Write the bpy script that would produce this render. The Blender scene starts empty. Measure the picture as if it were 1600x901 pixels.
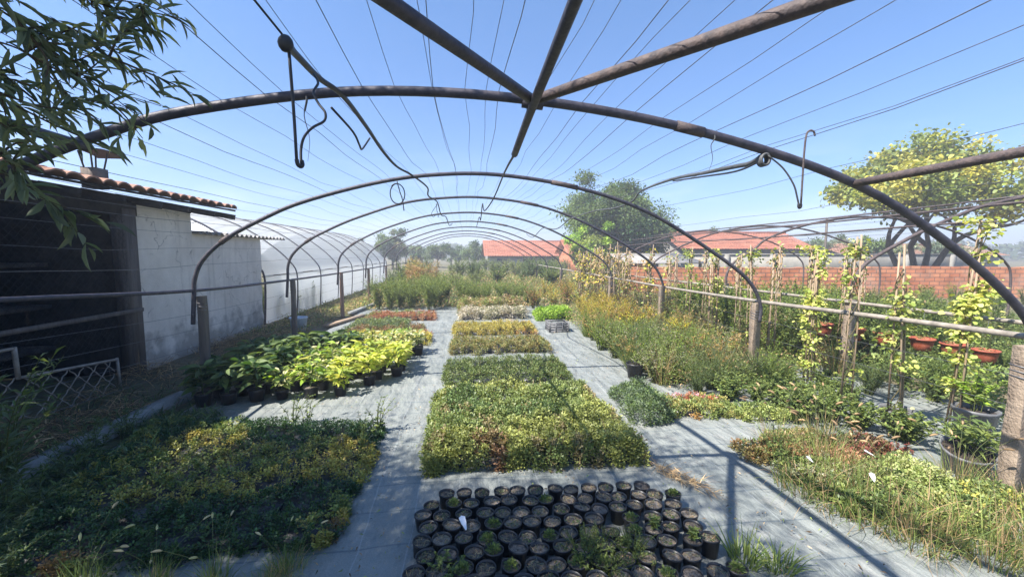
import bpy, math, random
import numpy as np
from mathutils import Matrix, Vector

# ------------------------------------------------------------------ camera, sky, sun, exposure
SC = bpy.context.scene
COL = SC.collection
EYE = Vector((0.0, 0.0, 1.7))
PITCH, YAW = math.atan(55 / 650), math.radians(6.2985)
cam_d = bpy.data.cameras.new('camera')
cam_d.sensor_width = 36.0
cam_d.lens = 36.0 * 650 / 1600
cam_d.clip_start = 0.05
cam_d.clip_end = 3000
cam = bpy.data.objects.new('camera', cam_d)
COL.objects.link(cam)
fw = Vector((math.sin(YAW) * math.cos(PITCH), math.cos(YAW) * math.cos(PITCH), -math.sin(PITCH)))
rt = Vector((math.cos(YAW), -math.sin(YAW), 0))
up = rt.cross(fw)
R3 = Matrix((rt, up, -fw)).transposed()
cam.matrix_world = Matrix.Translation(EYE) @ R3.to_4x4()
SC.camera = cam

SUN_TO = Vector((-0.562, -0.222, 0.797)).normalized()
SUN_EL = math.asin(SUN_TO.z)
SUN_AZ = math.atan2(SUN_TO.x, SUN_TO.y)
world = bpy.data.worlds.new('World')
SC.world = world
world.use_nodes = True
wn, wl = world.node_tree.nodes, world.node_tree.links
wn.clear()
sky = wn.new('ShaderNodeTexSky')
sky.sky_type = 'NISHITA'
sky.sun_disc = False
sky.sun_elevation = SUN_EL
sky.sun_rotation = SUN_AZ % (2 * math.pi)
sky.altitude = 200
sky.air_density = 1.0
sky.dust_density = 0.3
sky.ozone_density = 3.5
SKY_STRENGTH = 0.118
bg = wn.new('ShaderNodeBackground')
bg.inputs['Strength'].default_value = SKY_STRENGTH
wo = wn.new('ShaderNodeOutputWorld')
# thin clouds low over the horizon, mixed into the sky by direction
tc = wn.new('ShaderNodeTexCoord')
sep = wn.new('ShaderNodeSeparateXYZ')
wl.new(tc.outputs['Generated'], sep.inputs[0])
mp = wn.new('ShaderNodeMapping')
mp.inputs['Scale'].default_value = (2.2, 2.2, 9.0)
wl.new(tc.outputs['Generated'], mp.inputs[0])
nz = wn.new('ShaderNodeTexNoise')
nz.inputs['Scale'].default_value = 2.2
nz.inputs['Detail'].default_value = 6
wl.new(mp.outputs[0], nz.inputs[0])
r1 = wn.new('ShaderNodeMapRange')
r1.inputs[1].default_value = 0.5
r1.inputs[2].default_value = 0.78
wl.new(nz.outputs['Fac'], r1.inputs[0])
r2 = wn.new('ShaderNodeMapRange')           # fades the clouds out higher up
r2.inputs[1].default_value = 0.24
r2.inputs[2].default_value = 0.03
wl.new(sep.outputs['Z'], r2.inputs[0])
m1 = wn.new('ShaderNodeMath'); m1.operation = 'MULTIPLY'
wl.new(r1.outputs[0], m1.inputs[0]); wl.new(r2.outputs[0], m1.inputs[1])
m2 = wn.new('ShaderNodeMath'); m2.operation = 'MULTIPLY'
m2.inputs[1].default_value = 0.38
wl.new(m1.outputs[0], m2.inputs[0])
mx = wn.new('ShaderNodeMix'); mx.data_type = 'RGBA'
wl.new(m2.outputs[0], mx.inputs['Factor'])
hz_ = wn.new('ShaderNodeMapRange')           # the glow at the horizon is held back a little
hz_.inputs[1].default_value = 0.0; hz_.inputs[2].default_value = 0.55
wl.new(sep.outputs['Z'], hz_.inputs[0])
hm = wn.new('ShaderNodeMix'); hm.data_type = 'RGBA'
hm.inputs['A'].default_value = (0.42, 0.48, 0.64, 1); hm.inputs['B'].default_value = (0.525, 0.71, 0.85, 1)
wl.new(hz_.outputs[0], hm.inputs['Factor'])
sm = wn.new('ShaderNodeMix'); sm.data_type = 'RGBA'; sm.blend_type = 'MULTIPLY'; sm.inputs['Factor'].default_value = 1
wl.new(sky.outputs[0], sm.inputs['A']); wl.new(hm.outputs['Result'], sm.inputs['B'])
wl.new(sm.outputs['Result'], mx.inputs['A'])
mx.inputs['B'].default_value = (5.6, 5.7, 6.2, 1)
wl.new(mx.outputs['Result'], bg.inputs['Color'])
wl.new(bg.outputs[0], wo.inputs['Surface'])

sun_d = bpy.data.lights.new('sun', 'SUN')
sun_d.energy = 5.0
sun_d.angle = math.radians(0.53)
sun_d.color = (1.0, 0.95, 0.87)
sun = bpy.data.objects.new('sun', sun_d)
sun.rotation_euler = SUN_TO.to_track_quat('Z', 'Y').to_euler()
sun.location = (-20, -8, 30)
COL.objects.link(sun)

SC.view_settings.view_transform = 'Standard'
SC.view_settings.look = 'None'
SC.view_settings.exposure = 1.37
SC.view_settings.gamma = 1.0
SC.view_settings.use_curve_mapping = False
SC.render.engine = 'CYCLES'
SC.cycles.max_bounces = 6
SC.cycles.diffuse_bounces = 3
SC.cycles.glossy_bounces = 2
SC.cycles.transmission_bounces = 4
SC.cycles.transparent_max_bounces = 6
SC.cycles.caustics_reflective = False
SC.cycles.caustics_refractive = False

rng = np.random.default_rng(11)
PI = math.pi

# ------------------------------------------------------------------ materials
def new_mat(name):
    m = bpy.data.materials.new(name)
    m.use_nodes = True
    m.node_tree.nodes.clear()
    return m, m.node_tree.nodes, m.node_tree.links

def simple(name, base, rough=0.6, var=0.25, scale=8.0, bump=0.0, metal=0.0, spec=0.4, base2=None, detail=5, coords='Object', bscale=None, stretch=(1, 1, 1)):
    m, n, l = new_mat(name)
    out = n.new('ShaderNodeOutputMaterial')
    p = n.new('ShaderNodeBsdfPrincipled')
    t = n.new('ShaderNodeTexCoord')
    mpn = n.new('ShaderNodeMapping')
    mpn.inputs['Scale'].default_value = stretch
    l.new(t.outputs[coords], mpn.inputs[0])
    nzn = n.new('ShaderNodeTexNoise')
    nzn.inputs['Scale'].default_value = scale
    nzn.inputs['Detail'].default_value = detail
    nzn.inputs['Roughness'].default_value = 0.65
    l.new(mpn.outputs[0], nzn.inputs[0])
    cr = n.new('ShaderNodeValToRGB')
    b2 = base2 or tuple(min(1, c * (1 + var)) for c in base)
    b1 = base if base2 else tuple(c * (1 - var) for c in base)
    cr.color_ramp.elements[0].position = 0.34
    cr.color_ramp.elements[1].position = 0.66
    cr.color_ramp.elements[0].color = (*b1, 1)
    cr.color_ramp.elements[1].color = (*b2, 1)
    l.new(nzn.outputs['Fac'], cr.inputs[0])
    l.new(cr.outputs[0], p.inputs['Base Color'])
    p.inputs['Roughness'].default_value = rough
    p.inputs['Metallic'].default_value = metal
    p.inputs['Specular IOR Level'].default_value = spec
    if bump:
        n2 = n.new('ShaderNodeTexNoise')
        n2.inputs['Scale'].default_value = bscale or scale * 3
        n2.inputs['Detail'].default_value = 6
        l.new(mpn.outputs[0], n2.inputs[0])
        b = n.new('ShaderNodeBump')
        b.inputs['Strength'].default_value = bump
        b.inputs['Distance'].default_value = 0.02
        l.new(n2.outputs['Fac'], b.inputs['Height'])
        l.new(b.outputs[0], p.inputs['Normal'])
    l.new(p.outputs[0], out.inputs['Surface'])
    return m

def leaf_mat(name, trans=0.35, rough=0.55, spec=0.35):
    m, n, l = new_mat(name)
    out = n.new('ShaderNodeOutputMaterial')
    a = n.new('ShaderNodeAttribute')
    a.attribute_name = 'Col'
    p = n.new('ShaderNodeBsdfPrincipled')
    p.inputs['Roughness'].default_value = rough
    p.inputs['Specular IOR Level'].default_value = spec
    l.new(a.outputs['Color'], p.inputs['Base Color'])
    tr = n.new('ShaderNodeBsdfTranslucent')
    mm = n.new('ShaderNodeMix'); mm.data_type = 'RGBA'; mm.blend_type = 'MULTIPLY'
    mm.inputs['Factor'].default_value = 1
    mm.inputs['B'].default_value = (1.5, 1.45, 0.7, 1)
    l.new(a.outputs['Color'], mm.inputs['A'])
    l.new(mm.outputs['Result'], tr.inputs['Color'])
    mix = n.new('ShaderNodeMixShader')
    mix.inputs[0].default_value = trans
    l.new(p.outputs[0], mix.inputs[1]); l.new(tr.outputs[0], mix.inputs[2])
    l.new(mix.outputs[0], out.inputs['Surface'])
    return m

M = {}
M['leaf'] = leaf_mat('leaf')
M['fleshy'] = leaf_mat('fleshy_leaf', 0.22, 0.45, 0.4)
M['dry'] = leaf_mat('dry_stem', 0.15, 0.8, 0.1)
M['bark'] = simple('bark', (0.10, 0.075, 0.055), 0.9, 0.5, 12, 0.6, stretch=(1, 1, .25))
M['pipe'] = simple('painted_steel_pipe', (0.036, 0.036, 0.052), 0.55, 0.5, 14, 0.2, metal=0.2, base2=(0.080, 0.072, 0.086))
M['rust'] = simple('rusty_pipe', (0.048, 0.040, 0.044), 0.7, 0.4, 22, 0.3, base2=(0.115, 0.085, 0.078))
M['galv'] = simple('weathered_pipe', (0.17, 0.15, 0.125), 0.6, 0.3, 12, 0.2, base2=(0.32, 0.28, 0.235))
M['wire'] = simple('wire', (0.14, 0.14, 0.15), 0.5, 0.3, 30, metal=0.5)
M['hose'] = simple('black_hose', (0.022, 0.023, 0.026), 0.5, 0.3, 20, 0.1)
M['greyhose'] = simple('grey_hose', (0.075, 0.078, 0.08), 0.55, 0.4, 8, 0.1)
M['concrete'] = simple('concrete_post', (0.22, 0.165, 0.12), 0.9, 0.3, 9, 0.6, base2=(0.36, 0.28, 0.21), bscale=60)
M['wood'] = simple('grey_wood', (0.075, 0.062, 0.055), 0.85, 0.4, 14, 0.5, base2=(0.15, 0.125, 0.105), stretch=(1, 1, .12))
M['redwood'] = simple('brown_wood', (0.19, 0.105, 0.075), 0.85, 0.4, 14, 0.5, base2=(0.30, 0.20, 0.15), stretch=(1, 1, .12))
M['cane'] = simple('bamboo_cane', (0.22, 0.155, 0.10), 0.7, 0.3, 10, 0.1, base2=(0.36, 0.27, 0.185), stretch=(1, 1, .3))
M['clutter'] = simple('old_boxes', (0.05, 0.05, 0.052), 0.95, 0.5, 3, 0.3, spec=0.05, base2=(0.15, 0.13, 0.115))
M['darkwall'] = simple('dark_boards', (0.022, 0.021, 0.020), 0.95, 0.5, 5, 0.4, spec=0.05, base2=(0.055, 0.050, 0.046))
M['potblack'] = simple('black_plastic', (0.012, 0.012, 0.014), 0.42, 0.3, 20, 0.08, spec=0.5, base2=(0.03, 0.03, 0.033))
M['potgrey'] = simple('grey_plastic', (0.10, 0.10, 0.105), 0.5, 0.3, 10, 0.1, base2=(0.18, 0.18, 0.185))
M['terra'] = simple('terracotta_plastic', (0.25, 0.055, 0.028), 0.6, 0.25, 9, 0.2, base2=(0.38, 0.11, 0.06))
M['soil'] = simple('potting_soil', (0.13, 0.10, 0.075), 0.95, 0.5, 60, 1.0, base2=(0.40, 0.34, 0.28), bscale=90)
def soil_varied():
    m = M['soil']; n, l = m.node_tree.nodes, m.node_tree.links
    p = [x for x in n if x.type == 'BSDF_PRINCIPLED'][0]
    src = p.inputs['Base Color'].links[0].from_socket
    oi = n.new('ShaderNodeObjectInfo')
    mr = n.new('ShaderNodeMapRange'); mr.inputs[3].default_value = 0.40; mr.inputs[4].default_value = 1.0
    l.new(oi.outputs['Random'], mr.inputs[0])
    mm = n.new('ShaderNodeVectorMath'); mm.operation = 'SCALE'
    l.new(src, mm.inputs[0]); l.new(mr.outputs[0], mm.inputs['Scale'])
    l.new(mm.outputs[0], p.inputs['Base Color'])
soil_varied()
M['peat'] = simple('dark_peat', (0.02, 0.015, 0.012), 0.95, 0.5, 40, 0.8, base2=(0.06, 0.045, 0.035))
M['white'] = simple('white_plastic', (0.75, 0.75, 0.76), 0.5, 0.08, 10)
M['bucket'] = simple('blue_white_plastic', (0.30, 0.40, 0.55), 0.5, 0.2, 6, base2=(0.62, 0.66, 0.7))
M['tile'] = simple('clay_roof_tile', (0.20, 0.095, 0.06), 0.85, 0.4, 3.5, 0.4, base2=(0.42, 0.24, 0.17), bscale=40)
M['fartile'] = simple('far_roof_tile', (0.30, 0.105, 0.062), 0.85, 0.3, 1.2, 0.2, base2=(0.43, 0.17, 0.105))
M['asb'] = simple('fibre_cement_sheet', (0.20, 0.19, 0.18), 0.9, 0.3, 4, 0.3, base2=(0.36, 0.34, 0.32))
M['farwall'] = simple('pale_far_wall', (0.27, 0.255, 0.225), 0.9, 0.2, 1.5, 0.1)
M['metal'] = simple('galvanised_sheet', (0.28, 0.25, 0.24), 0.5, 0.3, 6, 0.1, metal=0.4)
M['darkmetal'] = simple('dark_steel', (0.03, 0.03, 0.03), 0.7, 0.3, 10, 0.1, spec=0.15)
M['glass'] = simple('dark_glass', (0.02, 0.025, 0.03), 0.1, 0.2, 4)
M['kerb'] = simple('grey_kerb_concrete', (0.16, 0.17, 0.17), 0.9, 0.3, 7, 0.5, base2=(0.27, 0.28, 0.27), bscale=50)

def plaster_mat():
    m, n, l = new_mat('stained_grey_plaster')
    out = n.new('ShaderNodeOutputMaterial'); p = n.new('ShaderNodeBsdfPrincipled')
    t = n.new('ShaderNodeTexCoord')
    a = n.new('ShaderNodeTexNoise'); a.inputs['Scale'].default_value = 1.6; a.inputs['Detail'].default_value = 9
    a.inputs['Roughness'].default_value = 0.7
    l.new(t.outputs['Object'], a.inputs[0])
    cr = n.new('ShaderNodeValToRGB')
    e = cr.color_ramp.elements
    e[0].position = 0.28; e[0].color = (0.56, 0.50, 0.44, 1)
    e[1].position = 0.70; e[1].color = (0.80, 0.73, 0.65, 1)
    l.new(a.outputs['Fac'], cr.inputs[0])
    # splashed dirt low on the wall, with an uneven edge
    s = n.new('ShaderNodeSeparateXYZ'); l.new(t.outputs['Object'], s.inputs[0])
    b = n.new('ShaderNodeTexNoise'); b.inputs['Scale'].default_value = 4.5; b.inputs['Detail'].default_value = 8
    l.new(t.outputs['Object'], b.inputs[0])
    mr = n.new('ShaderNodeMath'); mr.operation = 'MULTIPLY_ADD'
    mr.inputs[1].default_value = 1.6
    l.new(b.outputs['Fac'], mr.inputs[0])
    neg = n.new('ShaderNodeMath'); neg.operation = 'MULTIPLY'; neg.inputs[1].default_value = -1.0
    l.new(s.outputs['Z'], neg.inputs[0]); l.new(neg.outputs[0], mr.inputs[2])
    st = n.new('ShaderNodeMapRange'); st.inputs[1].default_value = 0.22; st.inputs[2].default_value = 0.62
    l.new(mr.outputs[0], st.inputs[0])
    mxn = n.new('ShaderNodeMix'); mxn.data_type = 'RGBA'
    mxn.inputs['B'].default_value = (0.24, 0.21, 0.18, 1)
    mfac = n.new('ShaderNodeMath'); mfac.operation = 'MULTIPLY'; mfac.inputs[1].default_value = 0.75
    l.new(st.outputs[0], mfac.inputs[0])
    l.new(mfac.outputs[0], mxn.inputs['Factor']); l.new(cr.outputs[0], mxn.inputs['A'])
    wv = n.new('ShaderNodeTexNoise'); wv.inputs['Scale'].default_value = 3; wv.inputs['Detail'].default_value = 6
    l.new(t.outputs['Object'], wv.inputs[0])
    ad = n.new('ShaderNodeMix'); ad.data_type = 'RGBA'; ad.blend_type = 'LINEAR_LIGHT'; ad.inputs['Factor'].default_value = 0.22
    l.new(t.outputs['Object'], ad.inputs['A']); l.new(wv.outputs['Color'], ad.inputs['B'])
    vo = n.new('ShaderNodeTexVoronoi'); vo.feature = 'DISTANCE_TO_EDGE'; vo.inputs['Scale'].default_value = 1.25
    l.new(ad.outputs['Result'], vo.inputs[0])
    ck = n.new('ShaderNodeMapRange'); ck.inputs[1].default_value = 0.0; ck.inputs[2].default_value = 0.012; ck.inputs[3].default_value = 0.65; ck.inputs[4].default_value = 0
    l.new(vo.outputs['Distance'], ck.inputs[0])
    cm = n.new('ShaderNodeMapRange'); cm.inputs[1].default_value = 0.47; cm.inputs[2].default_value = 0.6
    l.new(b.outputs['Fac'], cm.inputs[0])
    cf = n.new('ShaderNodeMath'); cf.operation = 'MULTIPLY'
    l.new(ck.outputs[0], cf.inputs[0]); l.new(cm.outputs[0], cf.inputs[1])
    m2_ = n.new('ShaderNodeMix'); m2_.data_type = 'RGBA'; m2_.inputs['B'].default_value = (0.10, 0.09, 0.08, 1)
    l.new(cf.outputs[0], m2_.inputs['Factor']); l.new(mxn.outputs['Result'], m2_.inputs['A'])
    dm = n.new('ShaderNodeMapping'); dm.inputs['Scale'].default_value = (1, 9, .5)
    l.new(t.outputs['Object'], dm.inputs[0])
    dn = n.new('ShaderNodeTexNoise'); dn.inputs['Scale'].default_value = 1.0; dn.inputs['Detail'].default_value = 5
    l.new(dm.outputs[0], dn.inputs[0])
    dr = n.new('ShaderNodeMapRange'); dr.inputs[1].default_value = 0.55; dr.inputs[2].default_value = 0.75; dr.inputs[4].default_value = 0.45
    l.new(dn.outputs['Fac'], dr.inputs[0])
    m3_ = n.new('ShaderNodeMix'); m3_.data_type = 'RGBA'; m3_.inputs['B'].default_value = (0.34, 0.30, 0.26, 1)
    l.new(dr.outputs[0], m3_.inputs['Factor']); l.new(m2_.outputs['Result'], m3_.inputs['A'])
    l.new(m3_.outputs['Result'], p.inputs['Base Color'])
    p.inputs['Roughness'].default_value = 0.95
    f = n.new('ShaderNodeTexNoise'); f.inputs['Scale'].default_value = 35; f.inputs['Detail'].default_value = 6
    l.new(t.outputs['Object'], f.inputs[0])
    bp = n.new('ShaderNodeBump'); bp.inputs['Strength'].default_value = 0.5; bp.inputs['Distance'].default_value = 0.012
    l.new(f.outputs['Fac'], bp.inputs['Height']); l.new(bp.outputs[0], p.inputs['Normal'])
    l.new(p.outputs[0], out.inputs['Surface'])
    return m
M['plaster'] = plaster_mat()

def brick_mat():
    m, n, l = new_mat('hollow_red_brick')
    out = n.new('ShaderNodeOutputMaterial'); p = n.new('ShaderNodeBsdfPrincipled')
    t = n.new('ShaderNodeTexCoord')
    s = n.new('ShaderNodeSeparateXYZ'); l.new(t.outputs['Object'], s.inputs[0])
    c = n.new('ShaderNodeCombineXYZ'); l.new(s.outputs['X'], c.inputs[0]); l.new(s.outputs['Z'], c.inputs[1])
    br = n.new('ShaderNodeTexBrick')
    br.inputs['Scale'].default_value = 1.0
    br.inputs['Brick Width'].default_value = 0.36
    br.inputs['Row Height'].default_value = 0.155
    br.inputs['Mortar Size'].default_value = 0.013
    br.inputs['Color1'].default_value = (0.44, 0.145, 0.065, 1)
    br.inputs['Color2'].default_value = (0.54, 0.225, 0.115, 1)
    br.inputs['Mortar'].default_value = (0.15, 0.09, 0.065, 1)
    br.inputs['Bias'].default_value = 0.0
    l.new(c.outputs[0], br.inputs['Vector'])
    nn = n.new('ShaderNodeTexNoise'); nn.inputs['Scale'].default_value = 2.5; nn.inputs['Detail'].default_value = 7
    l.new(t.outputs['Object'], nn.inputs[0])
    mxn = n.new('ShaderNodeMix'); mxn.data_type = 'RGBA'; mxn.blend_type = 'OVERLAY'
    mxn.inputs['Factor'].default_value = 0.75
    l.new(br.outputs['Color'], mxn.inputs['A']); l.new(nn.outputs['Fac'], mxn.inputs['B'])
    ln_ = n.new('ShaderNodeTexNoise'); ln_.inputs['Scale'].default_value = 0.9; ln_.inputs['Detail'].default_value = 10; ln_.inputs['Roughness'].default_value = 0.7
    l.new(t.outputs['Object'], ln_.inputs[0])
    lr = n.new('ShaderNodeMapRange'); lr.inputs[1].default_value = 0.52; lr.inputs[2].default_value = 0.68; lr.inputs[4].default_value = 0.55
    l.new(ln_.outputs['Fac'], lr.inputs[0])
    ml = n.new('ShaderNodeMix'); ml.data_type = 'RGBA'; ml.inputs['B'].default_value = (0.40, 0.31, 0.25, 1)
    l.new(lr.outputs[0], ml.inputs['Factor']); l.new(mxn.outputs['Result'], ml.inputs['A'])
    l.new(ml.outputs['Result'], p.inputs['Base Color'])
    p.inputs['Roughness'].default_value = 0.9
    bp = n.new('ShaderNodeBump'); bp.inputs['Strength'].default_value = 0.6; bp.inputs['Distance'].default_value = 0.015
    bp.invert = True
    l.new(br.outputs['Fac'], bp.inputs['Height']); l.new(bp.outputs[0], p.inputs['Normal'])
    l.new(p.outputs[0], out.inputs['Surface'])
    return m
M['brick'] = brick_mat()

def fabric_mat():
    m, n, l = new_mat('woven_ground_cover')
    out = n.new('ShaderNodeOutputMaterial'); p = n.new('ShaderNodeBsdfPrincipled')
    t = n.new('ShaderNodeTexCoord')
    a = n.new('ShaderNodeTexNoise'); a.inputs['Scale'].default_value = 1.3; a.inputs['Detail'].default_value = 8
    a.inputs['Roughness'].default_value = 0.65
    l.new(t.outputs['Object'], a.inputs[0])
    cr = n.new('ShaderNodeValToRGB')
    e = cr.color_ramp.elements
    e[0].position = 0.30; e[0].color = (0.150, 0.166, 0.160, 1)
    e[1].position = 0.70; e[1].color = (0.240, 0.253, 0.238, 1)
    l.new(a.outputs['Fac'], cr.inputs[0])
    # silt and dried mud spots
    d = n.new('ShaderNodeTexNoise'); d.inputs['Scale'].default_value = 5.5; d.inputs['Detail'].default_value = 10
    d.inputs['Roughness'].default_value = 0.75
    l.new(t.outputs['Object'], d.inputs[0])
    dr = n.new('ShaderNodeMapRange'); dr.inputs[1].default_value = 0.53; dr.inputs[2].default_value = 0.70
    dr.inputs[4].default_value = 0.8
    l.new(d.outputs['Fac'], dr.inputs[0])
    m1n = n.new('ShaderNodeMix'); m1n.data_type = 'RGBA'
    m1n.inputs['B'].default_value = (0.27, 0.262, 0.24, 1)
    l.new(dr.outputs[0], m1n.inputs['Factor']); l.new(cr.outputs[0], m1n.inputs['A'])
    # guide threads: a line about every 30 cm both ways, bent a little
    wv = n.new('ShaderNodeTexNoise'); wv.inputs['Scale'].default_value = 0.9; wv.inputs['Detail'].default_value = 3
    l.new(t.outputs['Object'], wv.inputs[0])
    vs = n.new('ShaderNodeVectorMath'); vs.operation = 'SCALE'; vs.inputs['Scale'].default_value = 0.12
    l.new(wv.outputs['Color'], vs.inputs[0])
    va = n.new('ShaderNodeVectorMath'); va.operation = 'ADD'
    l.new(t.outputs['Object'], va.inputs[0]); l.new(vs.outputs[0], va.inputs[1])
    sp = n.new('ShaderNodeSeparateXYZ'); l.new(va.outputs[0], sp.inputs[0])
    lines = []
    for ax, per, wid in (('X', 0.29, 0.012), ('Y', 0.34, 0.020)):
        mo = n.new('ShaderNodeMath'); mo.operation = 'PINGPONG'; mo.inputs[1].default_value = per / 2
        l.new(sp.outputs[ax], mo.inputs[0])
        lt = n.new('ShaderNodeMapRange'); lt.inputs[1].default_value = 0.0; lt.inputs[2].default_value = wid / 2
        lt.inputs[3].default_value = 1; lt.inputs[4].default_value = 0
        l.new(mo.outputs[0], lt.inputs[0])
        lines.append(lt)
    mm = n.new('ShaderNodeMix'); mm.data_type = 'RGBA'
    mm.inputs['B'].default_value = (0.085, 0.11, 0.125, 1)
    f1 = n.new('ShaderNodeMath'); f1.operation = 'MULTIPLY'; f1.inputs[1].default_value = 0.85
    l.new(lines[1].outputs[0], f1.inputs[0])
    l.new(f1.outputs[0], mm.inputs['Factor']); l.new(m1n.outputs['Result'], mm.inputs['A'])
    m3 = n.new('ShaderNodeMix'); m3.data_type = 'RGBA'
    m3.inputs['B'].default_value = (0.34, 0.36, 0.36, 1)
    f2 = n.new('ShaderNodeMath'); f2.operation = 'MULTIPLY'; f2.inputs[1].default_value = 0.5
    l.new(lines[0].outputs[0], f2.inputs[0])
    l.new(f2.outputs[0], m3.inputs['Factor']); l.new(mm.outputs['Result'], m3.inputs['A'])
    # fine weave
    wf = n.new('ShaderNodeTexNoise'); wf.inputs['Scale'].default_value = 130; wf.inputs['Detail'].default_value = 3
    l.new(t.outputs['Object'], wf.inputs[0])
    m4 = n.new('ShaderNodeMix'); m4.data_type = 'RGBA'; m4.blend_type = 'OVERLAY'; m4.inputs['Factor'].default_value = 0.35
    l.new(m3.outputs['Result'], m4.inputs['A']); l.new(wf.outputs['Fac'], m4.inputs['B'])
    l.new(m4.outputs['Result'], p.inputs['Base Color'])
    p.inputs['Roughness'].default_value = 0.62
    p.inputs['Specular IOR Level'].default_value = 0.35
    wr = n.new('ShaderNodeTexNoise'); wr.inputs['Scale'].default_value = 6; wr.inputs['Detail'].default_value = 6
    mpn = n.new('ShaderNodeMapping'); mpn.inputs['Scale'].default_value = (1.0, 0.45, 1)
    mpn.inputs['Rotation'].default_value = (0, 0, 0.4)
    l.new(t.outputs['Object'], mpn.inputs[0]); l.new(mpn.outputs[0], wr.inputs[0])
    bp = n.new('ShaderNodeBump'); bp.inputs['Strength'].default_value = 1.0; bp.inputs['Distance'].default_value = 0.08
    l.new(wr.outputs['Fac'], bp.inputs['Height']); l.new(bp.outputs[0], p.inputs['Normal'])
    l.new(p.outputs[0], out.inputs['Surface'])
    return m
M['fabric'] = fabric_mat()

def ground_mat():
    m, n, l = new_mat('dry_soil_and_grass')
    out = n.new('ShaderNodeOutputMaterial'); p = n.new('ShaderNodeBsdfPrincipled')
    t = n.new('ShaderNodeTexCoord')
    a = n.new('ShaderNodeTexNoise'); a.inputs['Scale'].default_value = 0.35; a.inputs['Detail'].default_value = 12
    a.inputs['Roughness'].default_value = 0.75
    l.new(t.outputs['Object'], a.inputs[0])
    cr = n.new('ShaderNodeValToRGB')
    e = cr.color_ramp.elements
    e[0].position = 0.35; e[0].color = (0.075, 0.085, 0.035, 1)
    e[1].position = 0.68; e[1].color = (0.20, 0.155, 0.105, 1)
    k = cr.color_ramp.elements.new(0.5); k.color = (0.13, 0.115, 0.06, 1)
    l.new(a.outputs['Fac'], cr.inputs[0])
    l.new(cr.outputs[0], p.inputs['Base Color'])
    p.inputs['Roughness'].default_value = 1
    f = n.new('ShaderNodeTexNoise'); f.inputs['Scale'].default_value = 14; f.inputs['Detail'].default_value = 8
    l.new(t.outputs['Object'], f.inputs[0])
    bp = n.new('ShaderNodeBump'); bp.inputs['Strength'].default_value = 0.9; bp.inputs['Distance'].default_value = 0.06
    l.new(f.outputs['Fac'], bp.inputs['Height']); l.new(bp.outputs[0], p.inputs['Normal'])
    l.new(p.outputs[0], out.inputs['Surface'])
    return m
M['ground'] = ground_mat()

def film_mat():
    m, n, l = new_mat('polythene_film')
    out = n.new('ShaderNodeOutputMaterial'); p = n.new('ShaderNodeBsdfPrincipled')
    t = n.new('ShaderNodeTexCoord')
    a = n.new('ShaderNodeTexNoise'); a.inputs['Scale'].default_value = 2.0; a.inputs['Detail'].default_value = 6
    mpn = n.new('ShaderNodeMapping'); mpn.inputs['Scale'].default_value = (1, 0.35, 1)
    l.new(t.outputs['Object'], mpn.inputs[0]); l.new(mpn.outputs[0], a.inputs[0])
    cr = n.new('ShaderNodeValToRGB')
    cr.color_ramp.elements[0].position = 0.3; cr.color_ramp.elements[0].color = (0.74, 0.76, 0.78, 1)
    cr.color_ramp.elements[1].position = 0.7; cr.color_ramp.elements[1].color = (0.88, 0.89, 0.90, 1)
    l.new(a.outputs['Fac'], cr.inputs[0]); l.new(cr.outputs[0], p.inputs['Base Color'])
    p.inputs['Roughness'].default_value = 0.35
    bp = n.new('ShaderNodeBump'); bp.inputs['Strength'].default_value = 0.35; bp.inputs['Distance'].default_value = 0.05
    l.new(a.outputs['Fac'], bp.inputs['Height']); l.new(bp.outputs[0], p.inputs['Normal'])
    tr = n.new('ShaderNodeBsdfTranslucent'); tr.inputs['Color'].default_value = (0.92, 0.94, 0.96, 1)
    mix = n.new('ShaderNodeMixShader'); mix.inputs[0].default_value = 0.68
    l.new(p.outputs[0], mix.inputs[1]); l.new(tr.outputs[0], mix.inputs[2])
    tp = n.new('ShaderNodeBsdfTransparent'); tp.inputs['Color'].default_value = (0.95, 0.96, 0.97, 1)
    mix2 = n.new('ShaderNodeMixShader'); mix2.inputs[0].default_value = 0.17
    l.new(mix.outputs[0], mix2.inputs[1]); l.new(tp.outputs[0], mix2.inputs[2])
    l.new(mix2.outputs[0], out.inputs['Surface'])
    return m
M['film'] = film_mat()

# ------------------------------------------------------------------ geometry helpers
def vnoise(x, y, seed=0):
    """smooth value noise in 0..1 for arrays"""
    x = np.asarray(x, float); y = np.asarray(y, float)
    xi = np.floor(x).astype(np.int64); yi = np.floor(y).astype(np.int64)
    fx = x - xi; fy = y - yi
    fx = fx * fx * (3 - 2 * fx); fy = fy * fy * (3 - 2 * fy)
    def h(a, b):
        n = (a * 374761393 + b * 668265263 + seed * 974711) & 0x7fffffff
        n = ((n ^ (n >> 13)) * 1274126177) & 0x7fffffff
        return ((n ^ (n >> 16)) & 0xffff) / 65535.0
    return (h(xi, yi) * (1 - fx) + h(xi + 1, yi) * fx) * (1 - fy) + (h(xi, yi + 1) * (1 - fx) + h(xi + 1, yi + 1) * fx) * fy

def fbm(x, y, seed=0):
    return 0.55 * vnoise(x, y, seed) + 0.3 * vnoise(np.asarray(x) * 2.1, np.asarray(y) * 2.1, seed + 5) + 0.15 * vnoise(np.asarray(x) * 4.3, np.asarray(y) * 4.3, seed + 9)

def unit(a):
    a = np.asarray(a, float)
    return a / np.maximum(np.linalg.norm(a, axis=-1, keepdims=True), 1e-9)

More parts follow.
